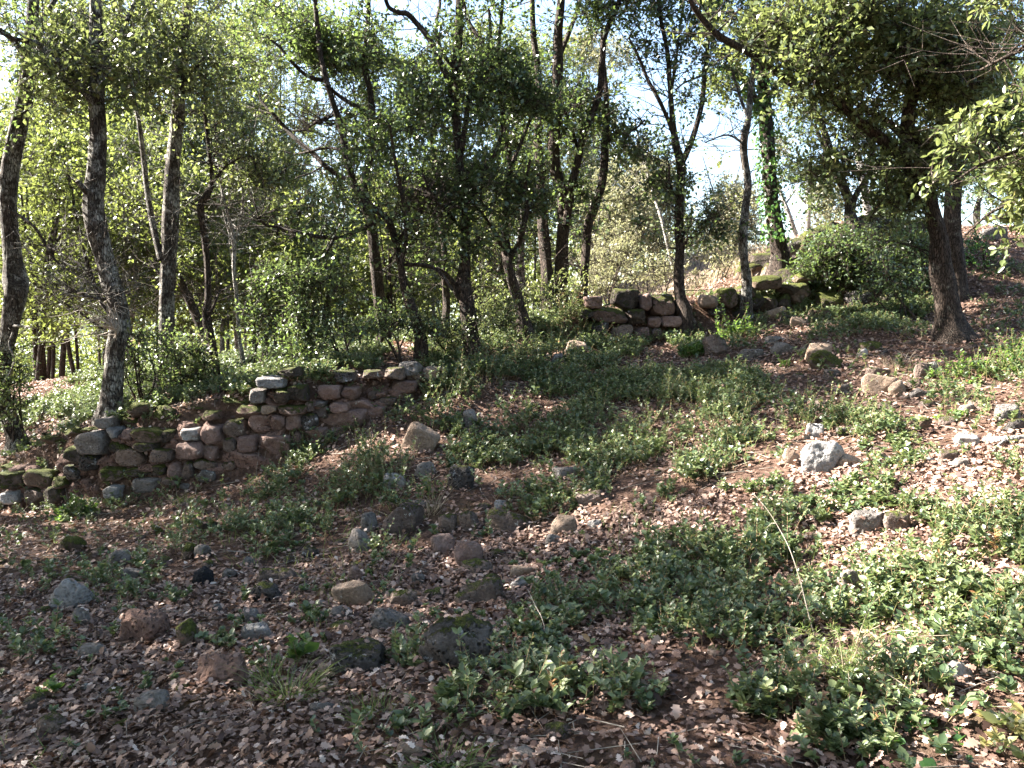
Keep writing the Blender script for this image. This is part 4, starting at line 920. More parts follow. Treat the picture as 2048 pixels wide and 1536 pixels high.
# ---- loose rocks: (px, py, w, h, kind, boxy, label)
RK = [
(144,1197,72,58,'white',.3,'pale grey boulder blotched with black lichen, lower left'),(163,1238,34,34,'grey',.3,'pointed pale stone just below the blotched grey boulder'),(147,1166,42,24,'brown',.2,'brown stone tucked behind the blotched grey boulder'),
(146,1092,50,32,'moss',0,'bright moss-topped stone in the sun streak at left'),(240,1118,40,30,'grey',.2,'grey stone above the bluish one, left slope'),(267,1152,46,26,'grey',.4,'flat bluish-grey stone on the left slope'),
(312,1061,28,22,'moss',0,'small moss ball in the sunlit leaves below the lower wall'),(421,1055,42,28,'darkmoss',.2,'dark mossy stone right of the small moss ball'),(377,1104,24,32,'moss',0,'upright moss-covered stone beside a grey one'),
(404,1106,32,28,'grey',.3,'grey stone right of the upright mossy one'),(555,1157,82,32,'brown',.4,'long flat brown stone above the dark wedge stone'),(534,1188,62,34,'dark',.5,'dark wedge-shaped stone with a mossy ridge'),
(291,1262,100,66,'earth',.2,'low crumbly reddish rock half buried in leaves'),(375,1270,38,50,'moss',0,'leaning moss-covered stone right of the reddish rock'),(514,1269,60,40,'white',.4,'bright white angular stone on the left slope'),
(500,1232,32,34,'grey',.3,'small grey-brown stone above the white angular one'),(436,1219,24,18,'grey',.3,'pebble-sized grey stone among ivy leaves'),(187,1305,56,30,'grey',.3,'bluish stone under sprigs at lower left'),
(448,1344,108,62,'earth',.3,'big rough brown rock with a mossy left end'),(308,1412,76,46,'grey',.4,'sloping grey-brown slab near the bottom left'),(175,1378,32,20,'grey',.2,'small round grey stone above the dark brown boulder'),
(106,1458,66,52,'brown',.3,'dark brown rounded boulder in the bottom left corner area'),(154,1505,46,30,'brown',.2,'brown stone below the dark rounded boulder'),(496,1126,28,20,'grey',.2,'small grey stone beside a green sprig, left of centre'),
(459,1150,28,20,'grey',.2,'greyish stone right of the blackened stump'),(806,1040,74,62,'brown',.5,'large speckled grey-brown boulder below the flat slab stone'),(836,1011,34,18,'grey',.6,'flat grey chip leaning on top of the speckled boulder'),
(737,1048,32,36,'grey',.2,'weathered stone left of the speckled boulder'),(718,1086,44,44,'grey',.2,'rounded grey stone below left of the speckled boulder'),(895,1048,34,38,'brown',.2,'brownish stone right of the speckled boulder'),
(942,1046,34,38,'brown',.2,'knobbly brown stone between two paler ones'),(1014,1050,84,42,'brown',.3,'wide low brown rock with a green tuft above it'),(1127,1056,56,40,'tan',.7,'sunlit tan angular block perched on the slope'),
(1107,1084,32,24,'grey',.3,'grey stone with black spots under the tan block'),(1189,1055,32,24,'white',.3,'pale stone right of the tan block'),(1156,1030,20,18,'tan',.3,'small tan stone above the tan block'),
(888,1093,50,42,'pink',.4,'pinkish cube-like stone with a shaded right face'),(937,1113,56,44,'pink',.3,'pink lumpy stone propped on a flat one'),(956,1138,66,30,'brown',.4,'flat brown stone beneath the pink lumpy one'),
(1042,1147,50,28,'tan',.4,'orange-tan stone in a patch of sun'),(1040,1173,34,26,'white',.3,'grey-white stone under the orange-tan one'),(708,1187,82,64,'tan',.0,'big smooth rounded boulder in the middle of the slope'),
(710,1150,28,32,'pink',.3,'pinkish stone behind the smooth rounded boulder'),(680,1134,20,18,'tan',.2,'little tan stone above the smooth boulder'),(802,1203,64,36,'brown',.5,'brown angular stone right of the smooth boulder'),
(960,1190,104,46,'brown',.5,'long flat-topped brown rock with twigs in front'),(834,1160,30,20,'grey',.2,'half-hidden grey stone below the pink cube-like one'),(778,1247,76,42,'grey',.5,'grey slab with yellow moss at its left edge'),
(682,1230,44,28,'grey',.3,'dull grey stone below the smooth boulder'),(651,1212,36,18,'grey',.3,'low grey stone left under the smooth boulder'),(912,1297,140,108,'dark',.2,'large dark rock crusted with pale lichen'),
(716,1322,118,62,'dark',.6,'long dark brown rock left of the lichen-crusted one'),(1196,1316,48,28,'grey',.3,'smooth grey stone in leaves right of the seedlings'),(819,1509,56,40,'tan',.6,'tan angular stone at the bottom edge'),
(1059,1522,76,38,'grey',.2,'pale grey stone at the bottom edge, right of the grass'),(644,1422,52,30,'grey',.3,'flat grey stone below the grass tuft'),(1742,1052,80,52,'grey',.5,'blue-grey angular boulder among bright leaves at right'),
(1792,1052,54,44,'brown',.3,'dark brown stone against the blue-grey boulder'),(1700,1166,40,40,'grey',.3,'upright grey stone framed by leaves at right'),(1920,1352,56,48,'white',.3,'bright white stone near the lower right edge'),
(1909,1025,36,32,'tan',.3,'pale pinkish stone in the leaves at far right'),(1567,1200,54,24,'grey',.2,'grey stone under the arching dry stem'),(1598,1510,56,26,'grey',.3,'grey stone at the bottom edge, right part'),
(1640,706,52,34,'tan',.3,'pale stone behind the rounded moss-capped one'),(1652,724,68,34,'moss',.0,'rounded bright green moss-capped boulder on the path'),(1726,707,24,22,'white',.2,'small round whitish stone right of the moss-capped boulder'),
(1742,694,44,20,'moss',.1,'flat mossy stone behind the small whitish one'),(1664,745,30,16,'grey',.3,'grey chip in front of the moss-capped boulder'),(1505,712,46,22,'grey',.2,'half-buried grey stone left on the path'),
(1567,699,48,22,'grey',.3,'flat grey stone in the middle of the path'),(1550,681,40,14,'grey',.4,'thin flat stone at the back of the path'),(1430,694,44,38,'brown',.3,'brown block beside the round leafy plant'),
(1756,748,42,22,'brown',.6,'flat brown slab on top of the stone heap'),(1758,772,62,38,'tan',.5,'pale tan block under the flat slab'),(1792,782,32,30,'tan',.3,'yellowish stone beside the pale tan block'),
(1824,770,34,20,'brown',.3,'brown stone right end of the stone heap'),(1838,790,46,18,'grey',.4,'low grey slab below the stone heap'),(1849,745,42,30,'brown',.2,'brown mottled stone below the large oak'),
(1867,736,22,20,'white',.3,'small white stone against the mottled brown one'),(1686,781,34,24,'grey',.3,'grey-tan stone above the pair of bushes'),(1433,774,36,14,'grey',.3,'thin grey stone at the edge of the leafy patch'),
(1898,918,42,30,'brown',.1,'brown domed stone below the white rock'),(1862,925,26,16,'white',.3,'small pale stone left of the brown domed one'),(1922,932,34,24,'grey',.4,'dark grey stone right of the brown domed one'),
(2014,829,44,32,'grey',.2,'rounded grey stone at right above the fallen branch'),(2030,856,50,26,'dark',.4,'dark flat stone at the right edge above the branch'),(1936,822,32,22,'grey',.2,'grey stone beside the light green tuft at right'),
(1845,851,48,28,'moss',.1,'moss-topped stone right of the bushes'),(1630,866,38,28,'white',.3,'whitish stone below the pair of bushes'),(1686,866,26,20,'grey',.4,'small grey angular stone right of the whitish one'),
(1762,875,20,18,'pink',.1,'small round pinkish stone in the gravelly patch'),(1645,922,84,62,'white',.4,'big sunlit whitish boulder at the edge of the leaves'),(1702,927,54,26,'tan',.4,'low tan stone right of the big sunlit boulder'),
(1580,919,32,30,'tan',.5,'tan wedge left of the big sunlit boulder'),(840,883,62,48,'tan',.6,'tan slab right of the leafy bush below the wall'),(942,841,28,34,'grey',.7,'pointed blue-grey stone poking from the leaves'),
(852,943,42,30,'grey',.5,'grey stone under the tan slab'),(788,967,46,30,'white',.6,'flat pale grey slab below the leafy bush'),(921,961,50,48,'dark',.2,'dark pitted stone with orange leaves on top'),
(1000,1012,22,18,'white',.2,'small pale stone above the bright green tuft'),(1151,698,38,28,'tan',.3,'sunlit cream stone left of the upper wall'),(1115,718,20,18,'white',.2,'small white stone left below the cream one'),
(1509,549,28,16,'grey',.2,'pale grey stone at the foot of the slim grey stem'),(1552,628,38,22,'tan',.3,'pale stone in front of the tumbled mossy row'),(1598,645,34,20,'tan',.2,'sunlit stone on the slope below the mossy row'),
(1180,1000,60,30,'brown',.3,'brown stone in shade above the tan block'),(620,1110,34,28,'dark',.3,'dark stone under sprigs left of centre'),(1130,950,50,26,'grey',.3,'grey stone nearly hidden in the leafy patch'),
(1660,455,40,26,'darkmoss',.3,'dark stone on the top left of the mound'),(1742,452,56,30,'dark',.3,'dark stone along the crest of the mound'),(1800,460,60,34,'dark',.4,'large shaded stone on the mound crest by the big oak'),
(1600,490,34,22,'tan',.3,'pale stone on the left flank of the mound'),(1570,510,40,20,'brown',.3,'brown stone at the left foot of the mound'),(1985,470,50,22,'grey',.3,'grey stone on the leafy slope at right'),
]
RKP = []; RTOP = []
pp = ray_ground([r[0] for r in RK], [min(r[1] + r[3] * .47, 1560) for r in RK])
for k, (px, py, w_, h_, kind, bx_, lab) in enumerate(RK):
    g_ = pp[k]; Y = g_[1]; s = Y / F
    dx, dz = w_ * s * 1.0, h_ * s * 1.08
    c = at(px, py + h_ * .06, Y + dx * .24)
    dim = (dx * 1.14, max(dx * .62, dz * .8), dz * 1.42)
    o = rock_obj('rock', c, dim, kind, 900 + k, None, None, 5 if w_ > 60 else 4, bx_, R.normal(0, .2), {'dark': .14, 'earth': .12, 'tan': .05}.get(kind, .10), 7)
    if lab.startswith('large dark rock crusted'): pass
    tag(o, lab, 'rock', 'loose rocks on the slope')
    RKP.append((px, py, w_, h_))
    vv = np.array([v_.co[:] for v_ in o.data.vertices]) + np.array(o.location)
    k2 = vv[:, 2] > vv[:, 2].max() - dz * .35
    an = R.uniform(0, 2 * math.pi, int(8 + w_ * .5)); rq = R.uniform(.42, .72, len(an)) * dx
    bk = np.column_stack([c[0] + np.cos(an) * rq, c[1] + np.sin(an) * rq * .8, an * 0]); bk[:, 2] = ground(bk[:, 0], bk[:, 1]) + R.uniform(0, .035, len(an)); RTOP.append(bk)
    RTOP.append(vv[k2][R.integers(0, k2.sum(), int(1 + w_ / 14 * R.random()))])
# blackened stump
g_ = ray_ground([406], [1172])[0]
st = MB(); Q = np.array([g_ + [0, 0, -.12], g_ + [0, 0, -.03], g_ + [.01, 0, .04], g_ + [.01, .01, .085]]); tube(st, Q, [.075, .072, .066, .06], 24, .2, 5)
o = st.build('tree_stump', M['black'], g_, None, True); tag(o, 'small blackened tree stump on the left slope', 'stump')
# small stones and gravel: nobody could count it
gr = MB()
n_ = 2600
gp_ = np.column_stack([R.uniform(-5, 6, n_ * 2), R.uniform(2.2, 11, n_ * 2)]); pz = ground(gp_[:, 0], gp_[:, 1])
P = np.column_stack([gp_, pz]); qx, qy, _ = proj(P)
wgt = .18 + .9 * np.exp(-((qx - 1780) / 260) ** 2 - ((qy - 820) / 110) ** 2) + .3 * np.exp(-((qx - 850) / 300) ** 2 - ((qy - 1130) / 120) ** 2)
P = P[R.random(len(P)) < wgt][:n_]
D3, f3 = ICO[3][0], ICO[3][1]
import bmesh
_me = bpy.data.meshes.new('t'); _bm = bmesh.new(); bmesh.ops.create_icosphere(_bm, subdivisions=2, radius=1); _bm.to_mesh(_me); _bm.free()
D2 = np.array([v.co[:] for v in _me.vertices]); f2 = np.array([p.vertices[:] for p in _me.polygons]); bpy.data.meshes.remove(_me)
for k, p in enumerate(P):
    s = .010 + .05 * R.random() ** 3
    rr = 1 + .25 * vnoise(D2, 1.7, k % 997)
    gr.add(p + D2 * rr[:, None] * [s * R.uniform(.8, 1.5), s * R.uniform(.8, 1.5), s * R.uniform(.5, .9)], f2, 3)
o = gr.build('gravel', M['brown'], shade=True); tag(o, 'small stones scattered through the leaf litter', 'gravel', None, 'stuff')

# ------------------------------------------------------------------ leaf litter
def scatter(n_, x0, x1, y0, y1, power=1.0):
    x = R.uniform(x0, x1, n_); y = y0 + (y1 - y0) * R.random(n_) ** power
    k = np.abs(x) < y * .72 + .6
    x, y = x[k], y[k]
    return np.column_stack([x, y, ground(x, y)])
def gnormal(P):
    e = .05
    gx_ = (ground(P[:, 0] + e, P[:, 1]) - ground(P[:, 0] - e, P[:, 1])) / (2 * e); gy_ = (ground(P[:, 0], P[:, 1] + e) - ground(P[:, 0], P[:, 1] - e)) / (2 * e)
    return unit(np.column_stack([-gx_, -gy_, np.ones(len(P))]))
lt = MB()
P = scatter(110000, -4.2, 4.4, 1.9, 5.6, .9); N = gnormal(P)
dn = fbm(P * [1, 1, 0], 1.3, 2, 51); keep = R.random(len(P)) < np.clip(.85 + dn * .5, .25, 1); P, N = P[keep], N[keep]
D = rnd_dirs(len(P)); D = unit(D - N * (D * N).sum(1, keepdims=True) + R.normal(0, .28, P.shape))
Sz = np.clip(R.lognormal(-3.50, .36, len(P)), .012, .058)
tint = np.clip(R.normal(.42, .28, len(P)), 0, 1)
leaves(lt, P + N * R.uniform(.002, .028, (len(P), 1)), D, N + R.normal(0, .38, P.shape), Sz, Sz * R.uniform(.7, 1.05, len(P)), OAK, tint, R.uniform(-1, 1.6, len(P)))
P = scatter(120000, -9, 10.5, 5.4, 16, .8); N = gnormal(P)
D = rnd_dirs(len(P)); D = unit(D - N * (D * N).sum(1, keepdims=True) + R.normal(0, .25, P.shape))
Sz = R.uniform(.022, .055, len(P)); tint = np.clip(R.normal(.38, .24, len(P)), 0, 1)
leaves(lt, P + N * R.uniform(.002, .03, (len(P), 1)), D, N + R.normal(0, .35, P.shape), Sz, Sz * .7, OVAL6, tint, R.uniform(-1, 1.6, len(P)))
P = np.vstack(RTOP); leaves(lt, P + [0, 0, .006], rnd_dirs(len(P)) * [1, 1, .25], R.normal(0, .25, P.shape) + [0, 0, 1], .042, .034, OAK, np.clip(R.normal(.6, .2, len(P)), 0, 1))
o = lt.build('leaf_litter', M['litter']); tag(o, 'fallen brown oak leaves covering the slope', 'leaf litter', None, 'stuff')
# twigs in the litter
tw = MB(); P = scatter(3800, -6, 7, 2, 11); a = R.uniform(0, 2 * math.pi, len(P)); Lg = R.uniform(.05, .28, len(P))
B = P + np.column_stack([np.cos(a) * Lg, np.sin(a) * Lg, np.zeros(len(P))]); B[:, 2] = ground(B[:, 0], B[:, 1]) + R.uniform(0, .04, len(P))
sticks(tw, P + [0, 0, .012], B, .0028, .0012)
o = tw.build('fallen_twigs', M['twig']); tag(o, 'thin dead twigs lying in the leaf litter', 'twigs', None, 'stuff')

# ------------------------------------------------------------------ low green cover
CV = [(1100,740,190,70,.9),(1350,800,150,70,1),(1150,810,190,70,.8),(950,800,110,70,.8),(1350,890,170,60,.9),(1100,880,190,60,.6),(1420,860,90,70,.8),(950,920,120,60,.5),(1250,950,160,50,.5),
 (900,1000,220,50,.35),(1100,970,120,40,.45),(1360,1100,150,90,.9),(1520,1160,180,90,.9),(1200,1170,110,60,.5),(1700,1000,240,60,.9),(1980,1040,170,120,1.2),(1900,1190,230,120,1.3),(1680,1240,180,100,.8),(1580,1030,100,50,.8),
 (1200,1250,140,70,.5),(1050,1350,150,70,1.1),(1200,1380,110,60,.7),(1560,1390,180,70,.6),(1720,1410,120,60,.6),(1400,1330,120,60,.4),(1830,1500,100,30,.3),(600,1060,140,50,.5),(460,1080,80,50,.4),(350,1170,110,40,.35),
 (640,920,60,40,.6),(880,1460,160,30,.3),(300,1500,200,40,.15),(150,1190,70,40,.35),(110,985,80,30,.4),(560,1010,60,40,.4),(860,690,180,50,1.3),(650,735,150,30,1.0),(1010,685,100,36,.9),(1180,690,80,40,.6),
 (700,1290,70,40,.5),(1100,1210,60,30,.4),(800,1240,60,40,.4),(1250,720,120,30,.7),(1440,640,60,24,.3),(1560,760,60,20,.3),(1680,560,130,70,1.2),(1580,560,80,40,.6),(1780,600,90,50,.6),(1960,560,60,40,.3),(1900,780,120,30,.3),(1760,860,90,40,.3),(1980,720,90,26,.5),(1450,960,60,40,.4),(1540,900,60,40,.5),
 (1560,960,120,50,.8),(1900,1000,140,60,.8),(2030,900,60,30,.3),(1850,880,60,20,.2),(400,960,60,20,.2),(740,1080,70,30,.35),(1450,1230,120,50,.7),(1050,1110,40,16,.3),(1760,1120,160,60,.9),(240,960,60,20,.25),(880,640,120,30,.8),
 (80,815,150,50,1.2),(300,790,150,40,.9),(450,760,100,30,.8),(200,900,90,36,.5),(560,735,100,20,.9),(680,755,70,16,.8),(330,840,120,20,.6),(400,1240,120,50,.3),(100,1300,90,40,.25),(1320,1460,120,30,.5),(640,1370,80,30,.4)]
CVA = np.array(CV, float)
def cover_density(px, py):
    d = ((px[:, None] - CVA[:, 0]) / CVA[:, 2]) ** 2 + ((py[:, None] - CVA[:, 1]) / CVA[:, 3]) ** 2
    return np.minimum((CVA[:, 4] * np.exp(-d * .9)).sum(1), 1.25)
def plants(mb, sb, P, h, m, L, W, tmpl, spread=.5, tshift=0.0, lean=None):
    """upright leafy stems from the ground points P"""
    n_ = len(P)
    if n_ == 0: return
    d = R.normal(0, spread, (n_, 3)); d[:, 2] = 1; d = unit(d)
    if lean is not None: d = unit(d + lean)
    h = np.broadcast_to(h, (n_,)) * R.uniform(.55, 1.25, n_)
    u = R.uniform(.25, 1, (n_, m))
    c = P[:, None] + d[:, None] * (u * h[:, None])[..., None]
    a = R.uniform(0, 2 * math.pi, (n_, m))
    out = np.stack([np.cos(a), np.sin(a), R.uniform(-.1, .8, (n_, m))], -1)
    dirs = unit(out + d[:, None] * .4)
    nor = np.zeros_like(dirs); nor[..., 2] = 1; nor += R.normal(0, .35, nor.shape)
    sz = R.uniform(.65, 1.2, (n_, m)) * (1 - .25 * u) * np.clip(R.lognormal(0, .28, (n_, 1)), .55, 1.8)
    t0 = R.normal(.42 + tshift, .12, (n_, 1)) + .22 * (u - .5) + R.normal(0, .13, (n_, m))
    leaves(mb, c.reshape(-1, 3), dirs.reshape(-1, 3), nor.reshape(-1, 3), (L * sz).ravel(), (W * sz).ravel(), tmpl, np.clip(t0, 0, 1).ravel(), .7)
    if sb is not None:
        sticks(sb, P, P + d * h[:, None], .0022, .001)
cv = MB(); cs = MB()
P = scatter(110000, -6.5, 8, 1.9, 12.5, .8)
qx, qy, _ = proj(P)
pn = fbm(P * [1, 1, 0], 2.2, 3, 77)
dens = cover_density(qx, qy) * np.clip(.50 + 2.2 * pn, 0, 1.7) + .055 * (pn > -.1)
rc = np.zeros(len(P))
for (a_, b_, w_, h_) in RKP:
    rc = np.maximum(rc, ((np.abs(qx - a_) < w_ * .55) & (qy - b_ > -h_ * .3) & (qy - b_ < h_ * .55 + 26)))
dens = dens * (1 - .85 * rc)
P = P[R.random(len(P)) < dens * .9]
print('cover stems', len(P))
nearp = P[:, 1] < 6
plants(cv, cs, P[nearp], .05 + .13 * smooth(-.5, .8, vnoise(P[nearp], 1.3, 8)), 17, .034, .023, OVAL6, .6)
plants(cv, cs, P[~nearp], .16, 16, .038, .025, OVAL4, .6)
o = cv.build('undergrowth', M['cover']); tag(o, 'low rockrose and seedling leaves carpeting the slope', 'undergrowth', None, 'stuff')
o = cs.build('undergrowth_stems', M['stem']); tag(o, 'thin stems of the low green cover', 'undergrowth', None, 'stuff')

# ------------------------------------------------------------------ single bushes, tufts and seedlings: things
def bush(name, label, cat, px, py, rx, h, leaf, n_, m=20, L=.028, W=.016, group=None, spread=.45, tshift=0.0, tmpl=OVAL6, stem='stem'):
    g_ = ray_ground([px], [py])[0]; rt = root(name, label, cat, g_, group)
    a = R.uniform(0, 2 * math.pi, n_); r = rx * np.sqrt(R.random(n_))
    P = np.column_stack([g_[0] + np.cos(a) * r, g_[1] + np.sin(a) * r * .8, np.zeros(n_)]); P[:, 2] = ground(P[:, 0], P[:, 1])
    hh = h * np.sqrt(np.clip(1.08 - (r / rx) ** 2, .1, 1)) * R.uniform(.5, 1.35, n_)
    mb = MB(); sb = MB(); plants(mb, sb, P, hh, m, L, W, tmpl, spread, tshift)
    sb.build('stems', M[stem], g_, rt); mb.build('foliage', M[leaf], g_, rt)
    return rt
bush('bush','round dark green bush at the foot of the lower wall','bush',740,965,.40,.42,'cover',130,30,group='low bushes')
bush('bush','left one of the two sunny bushes below the stone heap','bush',1620,850,.30,.30,'cover',80,26,group='low bushes',tshift=.1)
bush('bush','right one of the two sunny bushes below the stone heap','bush',1725,855,.28,.26,'cover',70,26,group='low bushes')
bush('bush','leafy bush on the path left of the flat grey stones','bush',1470,680,.26,.45,'fresh',50,22,.05,.028,'low bushes',tshift=-.25)
bush('leafy_plant','round dark clump of broad leaves beside the brown block','plant',1390,712,.20,.22,'fresh',46,20,.05,.032,tshift=-.3)
bush('leafy_plant','bright clump with large leaves in the bottom right corner','plant',2035,1495,.14,.12,'oak_sun',16,14,.05,.028,tshift=.35)
bush('seedling','broad-leaved seedling with bright leaves left of the dark rocks','plant',600,1325,.05,.16,'fresh',6,10,.055,.042,tshift=.15)
bush('seedling','clover-like sprig near the bottom left','plant',110,1392,.08,.07,'fresh',12,10,.03,.026,tshift=.05)
bush('seedling','vivid green feathery tuft beside the wide low rock','plant',998,1040,.06,.08,'fresh',36,20,.018,.008,tshift=.0)
bush('leafy_plant','grey-green leafy seedlings in front of the lichen-crusted rock','plant',1010,1395,.30,.20,'cover',90,16,.042,.022,tshift=.12)
bush('leafy_plant','leafy seedlings with round leaves right of the grey-green clump','plant',1210,1400,.24,.18,'cover',60,14,.040,.026,tshift=.2)
bush('leafy_plant','sprigs growing between the two dark rocks','plant',830,1330,.14,.20,'cover',34,18,.034,.018,tshift=.05)
bush('ivy_patch','dark ivy leaves trailing near the bottom right','ivy',1800,1505,.22,.07,'ivy',34,6,.030,.030,spread=.9,tshift=-.3)
bush('leafy_plant','leafy clump beside the shaded end of the lower wall','plant',150,1035,.22,.22,'fresh',50,18,.04,.022,tshift=-.3)
bush('leafy_plant','sprigs climbing the lower wall where it ends in the bank','plant',600,915,.14,.22,'cover',36,18,.03,.018)
bush('seedling','light green tuft right of the path near the grey stones','plant',1905,840,.12,.12,'fresh',24,16,.028,.016,tshift=.2)
bush('seedling','leafy shoot between the mossy boulder and the path stones','plant',1573,735,.06,.18,'fresh',10,14,.03,.018,tshift=.1)
bush('bush','low bush below the trunk of the large oak','bush',1930,760,.30,.24,'fresh',60,18,.035,.02,'low bushes',tshift=-.15)
bush('bush','bush at the right edge level with the large oak foot','bush',2030,740,.30,.34,'fresh',60,20,.035,.02,'low bushes',tshift=-.05)
bush('seedling','young sprig standing among dead leaves at centre left','plant',530,1120,.07,.16,'cover',14,16,.03,.018,tshift=.15)
bush('bush','trailing green bush on the face of the upper wall','bush',1215,700,.26,.35,'cover',60,20,.035,.018,'low bushes',tshift=-.1)
bush('bush','upright leafy sprays left of the upper wall','bush',1150,650,.25,.55,'cover',50,22,.04,.018,'low bushes',tshift=.25)

for (px_, py_, rx_, h_b, n_b, ts_, lab_) in [
 (900,800,.34,.40,70,.0,'leafy bush hiding the right end of the lower wall'),(960,760,.38,.48,80,-.05,'tall dark bush on the bank above the wall end'),(1035,735,.36,.40,70,.05,'bush on the bank below the leaning pale stem'),
 (1100,712,.36,.38,70,.12,'yellow-tipped bush between the leaning stem and the cream stone'),(1180,742,.36,.30,60,.1,'spreading bush below the left end of the upper wall'),(1270,760,.40,.30,70,.12,'sunlit bush below the middle of the upper wall'),
 (1370,800,.42,.34,90,.12,'broad bush below the white blossom'),(1440,860,.36,.30,70,.1,'bush at the right end of the big leafy patch'),(1290,870,.38,.30,80,.08,'dense bush in the middle of the big leafy patch'),(1160,850,.38,.30,70,.02,'bush left of centre in the big leafy patch'),
 (1040,870,.34,.28,60,-.02,'bush behind the pointed blue-grey stone'),(870,850,.26,.26,40,.0,'low bush directly above the tan slab'),(1360,1110,.26,.26,60,-.05,'dark bush left of the arching dry stem, upper side'),(1500,1130,.28,.28,70,-.05,'dark bush crossed by the arching dry stem'),
 (1580,1050,.26,.22,50,.1,'sunlit bush at the bend of the arching dry stem'),(1960,1080,.34,.30,90,.15,'tall sunlit bush at the right edge'),(1830,1180,.30,.24,80,.2,'bright bush below the blue-grey angular boulder'),(1980,1250,.26,.22,70,.2,'bright bush near the right edge above the white stone'),
 (1560,1400,.20,.18,50,.08,'leafy clump left of the feathery plant'),(1690,1480,.18,.14,44,.15,'leafy clump below the feathery plant')]:
    bush('bush', lab_, 'bush', px_, py_, rx_, h_b, 'cover', n_b, 24, .036, .021, 'low bushes', .5, ts_, OVAL6 if py_ > 950 else OVAL4)
def shrub(label, px, py, Y, blobs, leaf, L=.045, W=.022, stems=5, tshift=0., rad=.2):
    g0 = at(px, py, Y); gz = float(ground(g0[0], g0[1])); base = np.array([g0[0], Y, gz]); rt = root('shrub', label, 'shrub', base, 'tall shrubs behind the wall')
    c = blob_points([(b_[0], b_[1], b_[2] * 1.15, b_[3] * 1.15, b_[4] * (.42 if tshift > -.1 else .8)) for b_ in blobs], Y, 24, L, W); c = c[c[:, 2] > ground(c[:, 0], c[:, 1]) + .05]
    N = []; NR = []
    for k in range(stems):
        tgt = c[R.integers(len(c))]
        P = np.array([base + [R.normal(0, .08), R.normal(0, .08), -.05], base * .5 + tgt * .5 + R.normal(0, .06, 3), tgt])
        q = catmull(np.column_stack([P, [.013, .009, .004]]), 4); mb = MB(); tube(mb, q[:, :3], q[:, 3], 6); mb.build('stem', M['bark'], base, rt, True)
        N.append(q[:, :3]); NR.append(q[:, 3])
    tb = MB(); connect(tb, np.vstack(N), np.concatenate(NR), c, .003)
    lm = MB(); sprays(lm, tb, c, 24, rad, L, W, OVAL4, tshift=tshift)
    tb.build('branchlets', M['bark'], base, rt); lm.build('foliage', M[leaf], base, rt)
shrub('grey-green shrub hiding the foot of the leftmost trunk', 30, 900, 8.95, [(20,760,50,70,1.3),(60,830,50,50,1.0),(-10,690,40,40,.7)], 'oak', tshift=.25)
shrub('leafy shrub between the thick oak and the straight oak', 285, 800, 9.0, [(290,720,40,60,1.1),(270,780,30,30,.6)], 'oak', tshift=.2)
shrub('shrub in front of the straight oak foot', 360, 800, 9.1, [(370,700,50,60,1.2),(350,770,50,30,.9),(320,660,30,40,.6)], 'oak', tshift=.15)
shrub('bright-topped shrub at the foot of the S-curved stem', 430, 790, 9.2, [(430,690,40,50,1.2),(400,760,40,24,.6)], 'oak_sun')
shrub('reddish-stemmed thin shrub behind the wall stones', 500, 770, 9.4, [(510,690,50,60,.9),(540,620,50,50,.8)], 'oak')
shrub('dense shrub on the bank above the middle of the lower wall', 600, 760, 9.2, [(600,670,60,60,1.5),(570,560,60,60,1.0)], 'oak', tshift=.1)
shrub('tall leafy shrub in front of the dark fanning oak', 680, 740, 9.4, [(680,640,70,70,1.6),(660,560,60,50,1.1)], 'oak', tshift=.1)
shrub('spreading shrub at the foot of the leaning oak stem', 800, 730, 9.3, [(780,650,70,50,1.5),(870,680,60,30,1.0)], 'oak', tshift=.1)
shrub('sunlit shrub below the twisted oak', 900, 730, 9.8, [(890,660,60,40,1.2),(960,650,60,40,1.0)], 'oak_sun')
shrub('low shrub between the leaning stem and the twin trunks', 1070, 660, 10.9, [(1080,620,50,30,1.0),(1000,610,50,40,.8)], 'oak_sun')
shrub('yellow-green shrub at the foot of the twin black trunks', 1140, 640, 11.3, [(1140,590,40,30,1.0),(1100,560,40,20,.4)], 'oak_sun', tshift=.1)
shrub('dark evergreen shrub spilling down the mound', 1730, 560, 12.2, [(1740,500,100,50,1.8),(1780,560,80,40,1.6),(1660,510,60,36,1.4),(1820,470,50,40,1.2),(1760,620,90,26,1.0)], 'oak', .055, .028, 9, -.12, .34)
shrub('dark low shrub on the left flank of the mound', 1620, 560, 12.4, [(1640,500,40,18,.7),(1680,575,60,24,1.2)], 'oak', .05, .026, 6, -.14, .28)
shrub('shrub with drooping sprays beside the big oak trunk', 1810, 620, 10.6, [(1800,560,50,50,1.1),(1820,640,50,24,.8),(1750,640,60,20,.9)], 'oak', .055, .026, 5, .0, .32)
shrub('dark shrub behind the large oak trunk', 1960, 560, 12.2, [(1970,520,70,34,1.1),(2020,600,40,24,.8)], 'ivy', .05, .022, 5, -.1)
for k, (bx_, by_, Yb, lab) in enumerate([(1225,560,17,'pale scrub bush at the left of the sunny bank'),(1290,540,19,'golden scrub bush in the middle of the sunny bank'),(1400,520,18,'pale scrub bush right of the forked trunk'),(1450,500,20,'pale bush beside the slim grey stem'),(1260,480,21,'high pale bush on the sunny bank'),(1330,570,14.5,'thin pale bush right behind the upper wall'),(1435,560,14.2,'straggly bush between the forked trunk and the slim stem'),(1460,470,16,'grey-gold bush below the slim stem fork'),(1200,600,13.5,'pale shrub behind the left end of the upper wall')]):
    shrub(lab, bx_, by_, Yb, [(bx_, by_ - 30, 45, 34, 1.0), (bx_ + 20, by_ - 80, 34, 30, .7)], 'pale', .06, .03, 4, 0, .3)

